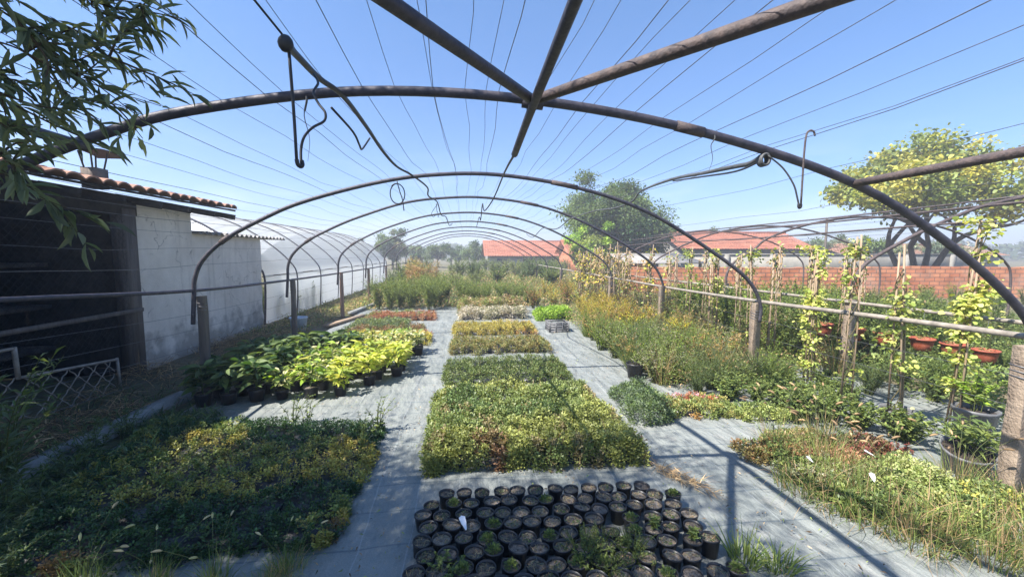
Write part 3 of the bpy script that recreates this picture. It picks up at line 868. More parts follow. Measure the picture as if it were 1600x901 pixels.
# wire lashings where pipes cross the hoops
# ------------------------------------------------------------------ second bare frame beyond the right posts
PR2 = [(5.22, 1.10), (5.24, 1.32), (5.40, 1.56), (5.8, 1.80), (6.4, 2.08), (7.2, 2.36), (8.2, 2.54), (9.0, 2.56), (9.9, 2.48), (10.9, 2.24), (11.7, 1.92), (12.3, 1.55), (12.5, 1.15), (12.5, .0)]
names2 = {5.1: 'second bare tunnel frame, nearest hoop rising past the yellow vines', 8.25: 'second bare tunnel frame, next hoop rising behind the rails',
          11.35: 'second bare tunnel frame, middle hoop before the brick wall', 14.2: 'second bare tunnel frame, farthest hoop close to the brick wall'}
for Y, lab in names2.items():
    h = empty('tunnel_hoop', (8.8, Y, 0), label=lab, cat='tunnel hoop', group='hoops of the second bare frame')
    pts = np.array([(x - 8.8 + (0.25 if Y == 8.25 else 0) * (x < 6), 0.02 * math.sin(2 * x + Y), z * (1 if Y < 6 else .97)) for x, z in PR2])
    G().tube(smoothpath(pts, 6), .024, 9).build('arch_pipe', 'rust', h, True)
    p0 = pts[0]
    po = G()
    hw = .05
    ring = []
    for i in range(6):
        t = i / 5
        cx = p0[0] - .04 * (1 - t); zz = -.05 + t * 1.12
        w = hw * (1.1 - .2 * t)
        ring.append([(cx - w, -w, zz), (cx + w, -w, zz), (cx + w, w, zz), (cx - w, w, zz)])
    ring = np.array(ring) + rng.normal(0, .004, (6, 4, 3)) * (1, 1, 0)
    po.grid(np.concatenate([ring, ring[:, :1]], 1)).add(ring[-1], np.array([(0, 1, 2, 3)]))
    po.build('post', 'concrete', h)
for i, (x, z) in enumerate(((6.4, 2.06), (7.2, 2.33), (8.2, 2.52), (9.3, 2.53))):
    o = pipe('purlin_pipe', [(x, 4.4, z + .02), (x, 5.1, z + .03), (x + .05, 8.25, z - .02), (x, 11.35, z - .03), (x, 14.2, z - .03), (x, 17.5, z - .06)], .015, 'rust', 'slim rusty pipe lying lengthwise over the second bare frame', 'pipe', 'pipes over the second frame')
for i in range(9):
    x, z = prof_at(np.array(PR2)[1:12], .06 + i * .085)
    o = G().tube(smoothpath([(0, 0, 0), (.03, 3.1, -.03), (0, 6.2, -.05), (.02, 9.2, -.04), (0, 13, -.08)], 4), .0022, 5).build('wire', 'wire', loc=(x, 5.1, z + .03))
    tag(o, 'thin steel wire over the second bare frame before the red roofs', 'wire', 'wires over the second frame')

# ------------------------------------------------------------------ the shed with its two plastered blocks
def tile_roof(x_eave, x_top, y0, y1, z_eave, slope, pitch=.22, row=.36, r=.05, thick=.02):
    """half-round tiles in rows, each row stepping over the one below"""
    g = G()
    sgn = -1 if x_top < x_eave else 1
    L = abs(x_top - x_eave)
    nr = int(L / row) + 1
    ny = int((y1 - y0) / pitch)
    for k in range(nr):
        u = np.linspace(k * row, min((k + 1) * row + .05, L + .05), 3)
        v = np.linspace(y0, y0 + ny * pitch, ny * 8 + 1)
        U, Vv = np.meshgrid(u, v, indexing='ij')
        ph = (Vv - y0) / pitch * 2 * PI
        jit = (vnoise(np.floor((Vv - y0) / pitch) * 3.7, np.full_like(Vv, k * 5.3), 4) - .5)
        Z = z_eave + U * math.tan(slope) + r * np.abs(np.sin(ph / 2)) ** .8 + .022 * (1 - (U - k * row) / row) + jit * .018
        X = x_eave + sgn * (U - (.04 if k else .0) + jit * .05)
        P = np.stack([X, Vv, Z], -1)
        g.grid(P)
        Pb = P.copy(); Pb[:, :, 2] -= thick
        g.grid(Pb)
        g.grid(np.stack([P[0], Pb[0]], 0))
    return g

shed = empty('shed', (-5.6, 5.5, 0), label='old dark open-fronted shed with a tiled roof and plastered end walls', cat='shed')
def loc(g): 
    for v in g.v: v -= np.array([-5.6, 5.5, 0])
    return g
loc(tile_roof(-4.16, -7.4, 1.2, 8.38, 2.50, math.radians(10.5))).build('roof', 'tile', shed, True)
rf = [c for c in shed.children if c.name.startswith('roof')][0]
g = G().box((-5.8, 4.7, 2.768), (3.2, 7.2, .03), tilt=(math.radians(10.5), 'Y'))
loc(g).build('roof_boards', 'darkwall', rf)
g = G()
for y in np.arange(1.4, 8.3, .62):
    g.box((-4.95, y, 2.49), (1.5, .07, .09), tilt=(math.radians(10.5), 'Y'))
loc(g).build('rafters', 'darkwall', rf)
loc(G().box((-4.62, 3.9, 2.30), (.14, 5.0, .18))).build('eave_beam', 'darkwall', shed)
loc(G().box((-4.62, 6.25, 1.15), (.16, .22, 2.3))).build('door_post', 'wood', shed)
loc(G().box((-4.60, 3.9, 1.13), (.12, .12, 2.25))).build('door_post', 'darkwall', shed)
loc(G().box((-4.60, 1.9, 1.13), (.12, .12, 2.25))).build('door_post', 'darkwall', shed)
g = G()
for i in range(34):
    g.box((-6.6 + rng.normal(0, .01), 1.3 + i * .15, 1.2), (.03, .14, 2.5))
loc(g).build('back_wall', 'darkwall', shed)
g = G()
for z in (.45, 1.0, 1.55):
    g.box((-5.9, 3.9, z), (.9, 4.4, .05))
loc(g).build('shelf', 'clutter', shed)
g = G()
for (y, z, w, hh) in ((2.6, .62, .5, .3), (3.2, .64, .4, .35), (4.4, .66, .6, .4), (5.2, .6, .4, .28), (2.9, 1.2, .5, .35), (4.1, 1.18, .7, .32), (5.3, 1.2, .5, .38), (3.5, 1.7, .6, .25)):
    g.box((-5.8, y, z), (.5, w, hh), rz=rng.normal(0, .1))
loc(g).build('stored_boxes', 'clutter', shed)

def plaster_block(y0, y1, x0, x1, zt, ragged=False):
    """a wall block with a lumpy face and uneven edges"""
    ny, nz_ = 40, 40
    g = G()
    Y, Z = np.meshgrid(np.linspace(y0, y1, ny), np.linspace(-.05, zt, nz_), indexing='ij')
    X = x0 + .018 * (fbm(Y * 2.5, Z * 2.5, 3) - .5) * 2
    if ragged:
        k = np.clip((Y - (y1 - .25)) / .25, 0, 1)
        Y = Y - k * .10 * fbm(Z * 4, Z * 0 + 2, 8) * (Z < 1.3)
    g.grid(np.stack([X, Y, Z], -1))
    for yy, ii in ((y0, 0), (y1, -1)):
        a = np.stack([X[ii], Y[ii], Z[ii]], -1); b = a.copy(); b[:, 0] = x1
        g.grid(np.stack([a, b], 0))
    g.add([(x0, y0, zt), (x0, y1, zt), (x1, y1, zt), (x1, y0, zt)], np.array([(0, 1, 2, 3)]))
    g.add([(x1, y0, -.05), (x1, y1, -.05), (x1, y1, zt), (x1, y0, zt)], np.array([(0, 1, 2, 3)]))
    return g
loc(plaster_block(6.36, 7.66, -4.62, -6.5, 2.46)).build('wall', 'plaster', shed)
loc(G().box((-5.66, 6.31, 1.25), (1.86, .04, 2.5))).build('dark_cover_board', 'darkwall', shed)  # dark board added over the pale plaster end so the opening reads shaded
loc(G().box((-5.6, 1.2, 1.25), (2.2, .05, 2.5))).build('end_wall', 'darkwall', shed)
ch = empty('chimney', (-5.2, 6.6, 2.68), label='brick chimney stub with a sheet metal cap on three legs on the tiled roof', cat='chimney')
G().box((0, 0, .07), (.20, .20, .28)).build('stack', 'wood', ch)
g = G()
for a in range(4):
    x, y = .10 * math.cos(a * PI / 2 + .5), .10 * math.sin(a * PI / 2 + .5)
    g.tube([(x, y, .2), (x * 1.5, y * 1.5, .44)], .011, 6)
g.build('cap_legs', 'darkmetal', ch)
U = np.linspace(-.29, .29, 9)
P = np.stack(np.meshgrid(U, np.linspace(-.17, .17, 5), indexing='ij'), -1)
Zc = .47 - .05 * (np.abs(P[:, :, 0:1]) / .29) ** 2
P3 = np.concatenate([P, Zc], -1)
P3 = np.stack([P3[:, :, 1], P3[:, :, 0], P3[:, :, 2]], -1)
cp = G().grid(P3); Pb = P3.copy(); Pb[:, :, 2] -= .012; cp.grid(Pb)
cp.build('cap', 'darkmetal', ch, True)

lean = empty('lean_to', (-5.6, 8.9, 0), label='lower grey plastered lean-to with a corrugated roof edge beside the shed', cat='shed')
def loc2(g):
    for v in g.v: v -= np.array([-5.6, 8.9, 0])
    return g
loc2(plaster_block(7.70, 10.12, -4.66, -6.4, 2.03, True)).build('wall', 'plaster', lean)
V_, U_ = np.meshgrid(np.linspace(7.70, 11.1, 160), np.linspace(0, 2.2, 6), indexing='ij')
P = np.stack([-4.52 - U_, V_, 2.06 + U_ * .03 + .025 * np.sin(V_ * 2 * PI / .177)], -1)
g = G().grid(P); Pb = P.copy(); Pb[:, :, 2] -= .012; g.grid(Pb); g.grid(np.stack([P[:, 0], Pb[:, 0]], 0))
loc2(g).build('roof', 'asb', lean, True)

# wire mesh across the open front
def diamond_mesh(y0, y1, z0, z1, cell, r, zfun=None):
    g = G()
    H = z1 - z0
    k = 0
    for y in np.arange(y0 - H, y1, cell):
        for sgn in (1, -1):
            pts = []
            for t in np.linspace(0, 1, max(6, int(H / cell * 4))):
                yy = y + H * t if sgn == 1 else y + H * (1 - t)
                if y0 <= yy <= y1:
                    pts.append((.004 * sgn + .006 * math.sin(t * H / cell * 2 * PI), yy, z0 + H * t))
            if len(pts) > 2:
                g.tube(pts, r, 4, cap=False)
    return g
ff = empty('mesh_fence', (-4.5, 4.0, 0), label='fine chain link mesh stretched over the dark open shed front', cat='fence')
g = diamond_mesh(1.4, 6.1, .5, 2.2, .085, .0014)
for v in g.v: v -= np.array([0, 4.0, 0])
g.build('wire_mesh', 'darkmetal', ff)
G().box((0, 0, .92), (.04, 4.6, .05)).build('cross_bar', 'wood', ff)
gt = empty('wire_gate', (-4.28, 4.3, 0), label='crimped wire panel in a bent steel frame leaning below the shed opening', cat='fence panel')
g = G()
for y in np.arange(2.6 - .8, 5.5, .20):
    for sgn in (1, -1):
        pts = []
        for t in np.linspace(0, 1, 26):
            yy = y + .8 * t if sgn == 1 else y + .8 * (1 - t)
            zz = -.25 + .8 * t
            top = .52 if yy < 4.4 else .52 - (yy - 4.4) * .10
            if yy < 4.38: top = .80 - (yy - 2.6) * 0.0
            if 2.6 <= yy <= 5.5 and .02 < zz < top:
                w = .008 * math.sin(t * 2 * PI * 11)
                pts.append((w * sgn, yy - 4.3, zz))
        if len(pts) > 2:
            g.tube(pts, .0065, 5, cap=False)
g.build('crimped_wire', 'galv', gt, True)
g = G().tube([(0, -1.8, .80), (0, .08, .80)], .016, 6).tube([(0, .09, .81), (0, .10, .50)], .02, 6).tube([(0, .08, .51), (0, 1.23, .40)], .016, 6).tube([(0, 1.23, .42), (0, 1.25, .0)], .016, 6)
g.build('frame', 'galv', gt, True)

# ------------------------------------------------------------------ film tunnel
pt = empty('film_tunnel', (-8.4, 18, 0), label='long plastic film tunnel with clear white sides behind the lean-to', cat='greenhouse')
fp = [(3.62, 0), (3.66, .6), (3.66, 1.15), (3.5, 1.45), (3.1, 1.85), (2.4, 2.35), (1.5, 2.72), (.5, 2.9), (-.5, 2.9), (-1.5, 2.72), (-2.4, 2.35), (-3.1, 1.85), (-3.5, 1.45), (-3.66, 1.15), (-3.66, 0)]
fpa = smoothpath([(x, 0, z) for x, z in fp], 3)
ys = np.linspace(-7.6, 7.6, 100)
P = np.repeat(fpa[None], len(ys), 0).copy()
P[:, :, 1] = ys[:, None]
sagw = (np.abs(np.sin((ys + 7.6) / 1.9 * PI))[:, None]) * .035
ctr = np.array([0, 0, .9])
dirn = unit((P - ctr) * (1, 0, 1))
P -= dirn * sagw[:, :, None] * (P[:, :, 2:3] > .2)
G().grid(P).build('film', 'film', pt, True)
for y in np.arange(-7.6, 7.61, 1.9):
    q = fpa * (1.0, 1, 1.0); q[:, 1] = y
    G().tube(q, .024, 7).build('hoop', 'pipe', pt, True)
g = G().tube([(3.62, -7.6, 1.15), (3.62, 7.6, 1.15)], .015, 6)
g.build('side_rail', 'wood', pt)

# ------------------------------------------------------------------ brick wall, far houses
bw = G()
L = 16.5
ny, nz_ = 120, 9
top = 1.14 + .05 * (vnoise(np.arange(ny) * .35, np.zeros(ny), 4) - .5) + np.where(np.arange(ny) > 66, .05, 0)
Xs = np.linspace(0, L, ny)
def face(y): return np.stack([np.stack([Xs, np.full(ny, y), top * k / (nz_ - 1) - .05 * (k == 0)], -1) for k in range(nz_)], 1)
A_, B_ = face(0), face(.2)
bw.grid(A_); bw.grid(B_)
bw.grid(np.stack([A_[:, -1], B_[:, -1]], 1)); bw.grid(np.stack([A_[0], B_[0]], 0)); bw.grid(np.stack([A_[-1], B_[-1]], 0))
wob = bw.build('brick_wall', 'brick', loc=(6.35, 16.0, 0), rz=math.atan2(-2.6, 15.6))
tag(wob, 'low red hollow-brick garden wall under the second bare frame', 'wall')

def house(name, x0, x1, y0, y1, ze, zr, label, wallmat='farwall', roofmat='fartile', nwin=4, door=True):
    """gabled house, ridge along X, with a real tiled roof and windows"""
    cx, cy = (x0 + x1) / 2, (y0 + y1) / 2
    e = empty(name, (cx, cy, 0), label=label, cat='house')
    hx, hy = (x1 - x0) / 2, (y1 - y0) / 2
    g = G()
    g.box((0, -hy + .1, ze / 2), (2 * hx, .2, ze)).box((0, hy - .1, ze / 2), (2 * hx, .2, ze))
    for s in (-1, 1):
        x = s * (hx - .1)
        g.add([(x - .1, -hy + .2, 0), (x - .1, hy - .2, 0), (x - .1, hy - .2, ze), (x - .1, 0, zr - .08), (x - .1, -hy + .2, ze)], [np.array([(0, 1, 2, 4)]), np.array([(4, 2, 3)])])
        g.add([(x + .1, -hy + .2, 0), (x + .1, hy - .2, 0), (x + .1, hy - .2, ze), (x + .1, 0, zr - .08), (x + .1, -hy + .2, ze)], [np.array([(0, 1, 2, 4)]), np.array([(4, 2, 3)])])
    g.build('wall', wallmat, e)
    r = G()
    for s in (-1, 1):
        rows = 12
        for k in range(rows):
            t0, t1 = k / rows, (k + 1.15) / rows
            nx = int(2 * hx / .24) * 4
            xx = np.linspace(-hx - .4, hx + .4, nx)
            wave = .045 * np.abs(np.sin(xx / .24 * PI))
            P = []
            for t in (t0, t1):
                yy = s * (hy + .5) * (1 - t)
                zz = ze - .12 + (zr - ze + .12) * t + .03 * (1 - (t - t0) * rows)
                P.append(np.stack([xx, np.full(nx, yy), zz + wave + .02 * (vnoise(xx * 2, xx * 0 + k, 3) - .5)], -1))
            r.grid(np.stack(P, 0))
    ro = r.build('roof', roofmat, e, True)
    G().tube([(-hx - .4, 0, zr + .03), (hx + .4, 0, zr + .05)], .10, 8).build('ridge_tiles', roofmat, ro, True)
    for i in range(nwin):
        x = -hx + (i + .5) * 2 * hx / nwin
        f = G().box((x, -hy - .02, ze * .55), (1.0, .08, ze * .42)).build('window', 'wood', e)
        G().box((x, -hy - .065, ze * .55), (.84, .03, ze * .34)).build('pane', 'glass', f)
    return e
h1 = house('farm_house', 2.2, 13.0, 42, 48, 1.5, 2.95, 'far low house with a long orange-red tiled roof beyond the tunnel end')
h2 = house('farm_house', 16.0, 26.3, 29.5, 35.5, 2.1, 3.35, 'low house with broad red tiled roof behind the brick wall')
h3 = house('farm_house', 8.6, 15.0, 33.5, 38, 1.7, 2.75, 'smaller red roofed house half hidden by the big green tree', wallmat='brick', nwin=2)
h4 = house('farm_house', 30, 44, 30, 36, 1.6, 2.4, 'low brownish roofed house behind the yellow-leaved tree', roofmat='tile')
# grey sheet roof and pale yard wall
e = empty('open_shelter', (10.6, 22.6, 0), label='grey sheet roof shelter standing just behind the brick wall', cat='shelter')
G().box((0, 0, 1.42), (4.4, 3.2, .06), tilt=(math.radians(9), 'X')).build('roof', 'asb', e)
for x, y in ((-2.0, -1.3), (2.0, -1.3), (-2.0, 1.3), (2.0, 1.3)):
    G().box((x, y, .6), (.12, .12, 1.25 + (.2 if y > 0 else -.1))).build('post', 'wood', e)
yw = G()
yw.box((0, 0, .8), (19.5, .2, 1.6)).box((0, 0, 1.63), (19.6, .3, .06))
for x in np.arange(-9, 9.1, 3): yw.box((x, -.12, .8), (.3, .12, 1.6))
tag(yw.build('yard_wall', 'farwall', loc=(23, 25.2, 0), rz=-.10), 'long pale rendered yard wall below the red tiled roof', 'wall')

# ------------------------------------------------------------------ plants: builders
def rand_dir(n, zmin=-.2, zmax=1.0):
    z = rng.uniform(zmin, zmax, n); a = rng.uniform(0, 2 * PI, n)
    r = np.sqrt(np.maximum(0, 1 - z * z))
    return np.stack([r * np.cos(a), r * np.sin(a), z], 1)

def stems_leaves(h, spread, nst, lps, L, W, cols, kind='lance', start=.15, out=.9, w=None, droop=.3, stemcol=(.10, .12, .04), stemr=.004, base=.05, curve=.35, tipcol=None, tipf=0, colfun=None):
    """stems that fan out from the base, leaves all along them -> (stem G, leaf G)"""
    sg, lg = G(), G()
    for i in range(nst):
        a = rng.uniform(0, 2 * PI); rr = spread * math.sqrt(rng.uniform(0, 1))
        b = np.array([math.cos(a) * base * rng.uniform(0, 1), math.sin(a) * base * rng.uniform(0, 1), 0])
        hh = h * rng.uniform(.65, 1.05) * (1 - .25 * (rr / max(spread, 1e-3)) ** 2)
        t_ = np.array([math.cos(a) * rr, math.sin(a) * rr, hh])
        mid = b * .5 + t_ * .5 + np.array([0, 0, hh * curve * .3]) - np.array([math.cos(a), math.sin(a), 0]) * rr * curve * .5
        pth = smoothpath([b, mid, t_], 4)
        sg.tube(pth, np.linspace(stemr, stemr * .4, len(pth)), 4, stemcol, cap=False)
        s = rng.uniform(start, 1.0, lps)
        idx = s * (len(pth) - 1); i0 = np.minimum(idx.astype(int), len(pth) - 2); fr = (idx - i0)[:, None]
        P = pth[i0] * (1 - fr) + pth[i0 + 1] * fr
        D = rand_dir(lps, -.15, .7) * out + unit(t_ - b) * (1 - out) + np.array([0, 0, .15])
        C = pal(lps, cols, .2, w)
        if tipcol is not None:
            m = (s > 1 - tipf)
            C[m] = pal(m.sum(), tipcol, .2) if m.sum() else C[m]
        ls = L * rng.uniform(.6, 1.15, lps) * (1.15 - .5 * s)
        lg.leaves(P, D, ls, ls * (W / L), C, kind, droop)
    return sg, lg

def plant(name, *a, mat='leaf', **k):
    e = empty(name)
    s, l = stems_leaves(*a, **k)
    s.build('stem', 'dry', e)
    l.build('foliage', mat, e)
    return e

def grass_clump(name, h, spread, n, W, cols, droop=.6, w=None, seed_heads=0, headcol=HAY):
    e = empty(name)
    a = rng.uniform(0, 2 * PI, n); r = spread * .25 * np.sqrt(rng.uniform(0, 1, n))
    P = np.stack([r * np.cos(a), r * np.sin(a), np.zeros(n)], 1)
    lean_ = rng.uniform(.02, .75, n) ** 1.2
    a2 = a + rng.normal(0, .6, n)
    D = np.stack([np.cos(a2) * lean_, np.sin(a2) * lean_, np.ones(n)], 1)
    g = G().blades(P, D, h * rng.uniform(.55, 1.1, n), W * rng.uniform(.7, 1.3, n), pal(n, cols, .22, w), rng.uniform(.2, 1, n) * droop)
    g.build('blades', 'leaf', e)
    if seed_heads:
        s, G_heads = G(), []
        hd = s
        for i in range(seed_heads):
            G_heads.append(G())
            a = rng.uniform(0, 2 * PI); rr = spread * rng.uniform(.2, .9)
            tip = np.array([math.cos(a) * rr, math.sin(a) * rr, h * rng.uniform(.8, 1.15)])
            pth = smoothpath([(0, 0, 0), tip * (.35, .35, .6), tip], 4)
            s.tube(pth, .0016, 4, (.16, .18, .07), cap=False)
            d = unit(pth[-1] - pth[-2]); d = unit(d + np.array([math.cos(a), math.sin(a), -.3]) * .5)
            q = smoothpath([tip, tip + d * .03, tip + d * .06 + (0, 0, -.008)], 3)
            (hd if name != 'foxtail_grass' else G_heads[-1]).tube(q, np.array([.002, .006, .0075, .0075, .007, .005, .002])[:len(q)], 6, pal(1, headcol, .15)[0])
        s.build('stalk', 'leaf', e)
        for q_ in G_heads:
            if q_.n: q_.build('seed_head', 'leaf', e)
    return e

# ------------------------------------------------------------------ dense beds of young plants
def bed(name, quad, ztop, n, L, cols, label, cat='plant bed', kind='lance', mat='fleshy', patch=None, clump=.12, tray=True, w=None, rows=None, spike=0, spikecol=None, spikeh=.12, traycol='potblack', rowgap=None, W=.5, edge=.05, dens=None):
    """quad: four ground corners (near-left, near-right, far-right, far-left)"""
    q = np.array(quad, float)
    c = q.mean(0)
    e = empty(name, (c[0], c[1], 0), label=label, cat=cat)
    q = q - c
    def uv(u, v):
        return ((1 - u) * (1 - v))[:, None] * q[0] + (u * (1 - v))[:, None] * q[1] + (u * v)[:, None] * q[2] + ((1 - u) * v)[:, None] * q[3]
    lx = np.linalg.norm(q[1] - q[0]); ly = np.linalg.norm(q[3] - q[0])
    # leaves in little rosettes: each rosette has a centre and a dome of leaves
    nros = max(20, n // 22)
    if rows:
        ru, rv = rows
        iu = rng.integers(0, ru, nros); iv = rng.integers(0, rv, nros)
        u = (iu + .5 + rng.normal(0, .22, nros)) / ru; v = (iv + .5 + rng.normal(0, .16, nros)) / rv
    else:
        u = rng.uniform(0, 1, nros); v = rng.uniform(0, 1, nros)
    u = np.clip(u, -.015, 1.015); v = np.clip(v, -.015, 1.015)
    rim = rng.uniform(0, 1, nros) < .22          # plants that spill over the four edges
    sd_ = rng.integers(0, 4, nros); off_ = rng.uniform(-.012, .02, nros)
    u = np.where(rim & (sd_ == 0), off_, np.where(rim & (sd_ == 1), 1 - off_, u))
    v = np.where(rim & (sd_ == 2), off_, np.where(rim & (sd_ == 3), 1 - off_, v))
    wob = .13
    P2 = uv(u, v)
    P2 = P2 + np.stack([fbm(P2[:, 1] * 6, P2[:, 0] * 6, 3) - .5, fbm(P2[:, 0] * 6, P2[:, 1] * 6, 7) - .5], 1) * wob
    ed = np.minimum(np.minimum(u * lx, (1 - u) * lx), np.minimum(v * ly, (1 - v) * ly))
    hgt = ztop * (.55 + .62 * fbm(P2[:, 0] / clump, P2[:, 1] / clump, 13)) * np.clip(.72 + ed / edge * .28, .5, 1)
    hgt *= (1 + rng.normal(0, .07, nros))
    hgt = np.where(rim, hgt * rng.uniform(.35, 1.0, nros), hgt)
    cen = np.concatenate([P2, hgt[:, None]], 1)
    per = 22
    N = nros * per
    k = np.repeat(np.arange(nros), per)
    D = rand_dir(N, -.25, 1.0)
    rad = L * rng.uniform(.3, 1.5, N)
    low = rng.uniform(0, 1, N) ** 2
    B = cen[k] + D * rad[:, None] * (1, 1, .6)
    B[:, 2] -= low * ztop * .55
    B[:, 2] = np.maximum(B[:, 2], .015)
    cc = np.asarray(cols, float)
    t = fbm(P2[:, 0] * 2.3 + 3, P2[:, 1] * 2.3, 21)
    C = pal(nros, cols, .12, w)
    if patch is not None:
        for pc, sc, th, sd in patch:
            m = fbm(P2[:, 0] * sc + 9, P2[:, 1] * sc, sd) > th
            C[m] = pal(int(m.sum()), pc, .14) if m.sum() else C[m]
    C = C[k] * (1 + rng.normal(0, .16, (N, 1)))
    ls = L * rng.uniform(.6, 1.25, N)
    g = G().leaves(B, D + np.array([0, 0, .25]), ls, ls * W, np.clip(C, .01, .8), kind, .15)
    if spike:
        i = rng.integers(0, nros, spike)
        pb = cen[i]
        d = rand_dir(spike, .75, 1)
        g.blades(pb - (0, 0, .03), d, spikeh * rng.uniform(.5, 1.2, spike), .006, pal(spike, spikecol or cols, .2), .2, 2)
    g.build('foliage', mat, e)
    if tray:
        tg = G()
        nu = max(1, round(lx / .34)); nv = max(1, round(ly / .34))
        for iu in range(nu):
            for iv in range(nv):
                uu = .5 + (np.array([iu + .03, iu + .97, iu + .97, iu + .03]) / nu - .5) * (1 - .10 / lx); vv = .5 + (np.array([iv + .03, iv + .03, iv + .97, iv + .97]) / nv - .5) * (1 - .10 / ly)
                cr = uv(uu, vv)
                hz = min(.055, ztop * .4)
                lo = np.concatenate([cr * .995, np.full((4, 1), .014)], 1); hi = np.concatenate([cr, np.full((4, 1), hz)], 1)
                tg.add(np.concatenate([lo, hi]), np.array([(0, 1, 5, 4), (1, 2, 6, 5), (2, 3, 7, 6), (3, 0, 4, 7), (4, 5, 6, 7)]))
        tg.build('tray', traycol, e)
    return e

bed('plant_bed', [(-.34, 3.12), (1.40, 3.06), (1.36, 4.58), (-.31, 4.66)], .27, 78000, .021, [(.11, .155, .05), (.14, .185, .06), (.17, .21, .075)], 'large block of bushy green plants behind the small black pots', patch=[([(.22, .25, .08)], 1.2, .56, 4), ([(.17, .10, .06), (.15, .12, .06)], 3.1, .74, 8), (MID, 1.6, .60, 15), ([(.22, .19, .10)], 3.6, .76, 31)], kind='round', spike=420, spikecol=HAY + LITE, spikeh=.10, clump=.14, W=.62, edge=.10)
bed('plant_bed', [(-.29, 5.22), (1.34, 5.16), (1.38, 6.28), (-.28, 6.30)], .15, 22000, .025, [(.075, .115, .035), (.10, .14, .045), (.12, .15, .05)], 'even block of short olive-green plants in clear rows', rows=(22, 9), clump=.3, spike=500, spikecol=[(.22, .2, .08)], spikeh=.07)
bed('plant_bed', [(-.27, 6.86), (1.41, 6.84), (1.42, 7.82), (-.25, 7.82)], .17, 15000, .028, [(.12, .15, .05), (.16, .17, .06), (.20, .17, .07)], 'block of brownish-green plants behind the even olive-green block', clump=.2, spike=500, spikecol=ORA)
bed('plant_bed', [(-.26, 8.48), (1.42, 8.46), (1.46, 9.5), (-.27, 9.5)], .17, 15000, .03, [(.28, .25, .07), (.33, .28, .08), (.25, .24, .08)], 'block of golden yellow plants in the middle row', clump=.2, patch=[(ORA, 1.3, .55, 3)], spike=500, spikecol=YEL)
bed('flower_bed', [(-.16, 10.5), (1.55, 10.5), (1.5, 11.3), (-.12, 11.3)], .28, 9000, .04, GREY + [(.5, .47, .42), (.42, .4, .36)], 'block of pale grey-white flowering plants behind the golden block', clump=.2, patch=[([(.40, .38, .34), (.33, .31, .29)], 3, .56, 3)], spike=300, spikecol=GREY)
bed('plant_bed', [(-.2, 11.5), (1.6, 11.5), (1.6, 12.5), (-.15, 12.5)], .42, 9000, .05, LITE + HAY, 'block of straw-coloured plants beyond the pale flowers', clump=.25, spike=500, spikecol=HAY, spikeh=.2)
bed('plant_bed', [(1.8, 10.2), (2.6, 10.1), (2.75, 11.2), (1.85, 11.2)], .27, 9000, .045, LIME, 'bright lime-green square of plants beside the orange shrubs', clump=.25, kind='round')
bed('plant_bed', [(-2.35, 7.62), (-.70, 7.66), (-.74, 8.55), (-2.3, 8.6)], .17, 14000, .028, [(.30, .30, .06), (.35, .33, .07), (.30, .24, .05)], 'block of yellow plants with orange edge beside the left path', clump=.2, patch=[(ORA + RED, 1.6, .60, 6), (LIME, 1.7, .62, 9)], spike=400, spikecol=YEL)
bed('plant_bed', [(-2.6, 8.7), (-.95, 8.75), (-.95, 9.55), (-2.6, 9.5)], .13, 9000, .03, [(.20, .11, .07), (.16, .12, .06), (.13, .13, .05)], 'low dull red-brown block behind the yellow plants', patch=[(MID, 2, .58, 5)])
bed('plant_bed', [(-2.6, 9.62), (-1.4, 9.65), (-1.4, 10.35), (-2.6, 10.3)], .15, 7000, .03, LITE + BLUE, 'low light green block between two reddish blocks')
bed('plant_bed', [(-2.55, 10.5), (-.82, 10.55), (-.85, 11.5), (-2.5, 11.5)], .17, 10000, .03, RED + [(.34, .2, .12), (.26, .17, .08)], 'block of rusty red plants in front of the tall green bed', patch=[(LITE, 2, .62, 5)])
bed('plant_bed', [(-2.62, 2.28), (-.80, 2.36), (-.80, 3.98), (-3.02, 4.34)], .12, 60000, .017, [(.10, .145, .04), (.135, .18, .05), (.18, .19, .055)], 'large shaded carpet of low dark sedum in the front left corner', patch=[([(.30, .26, .07), (.24, .25, .06)], 2.1, .58, 4), ([(.15, .10, .04)], 2.6, .73, 8), (DK, 1.5, .55, 12)], kind='round', clump=.10, W=.6)

# small trays by the right path
bed('plant_tray', [(2.06, 3.96), (2.80, 3.86), (2.84, 4.35), (2.1, 4.45)], .13, 7000, .022, LITE + [(.28, .27, .10)], 'black tray of mixed yellow and rosy sedum at the far edge of the right path', cat='plant tray', patch=[(RED + [(.34, .16, .2)], 4, .6, 5), (ORA, 3, .62, 8)], kind='round')
bed('plant_tray', [(2.80, 3.72), (3.25, 3.66), (3.30, 4.05), (2.86, 4.12)], .12, 4000, .022, LITE + [(.25, .29, .09)], 'smaller black tray of lime sedum next to the mixed rosy tray', cat='plant tray', patch=[(MID, 4, .6, 5)], kind='round')
bed('plant_bed', [(1.62, 3.80), (2.08, 3.85), (2.15, 4.75), (1.7, 4.7)], .20, 9000, .026, MID + BLUE, 'spreading green ground plant beside the big bushy block', cat='plant bed', tray=False, clump=.15)

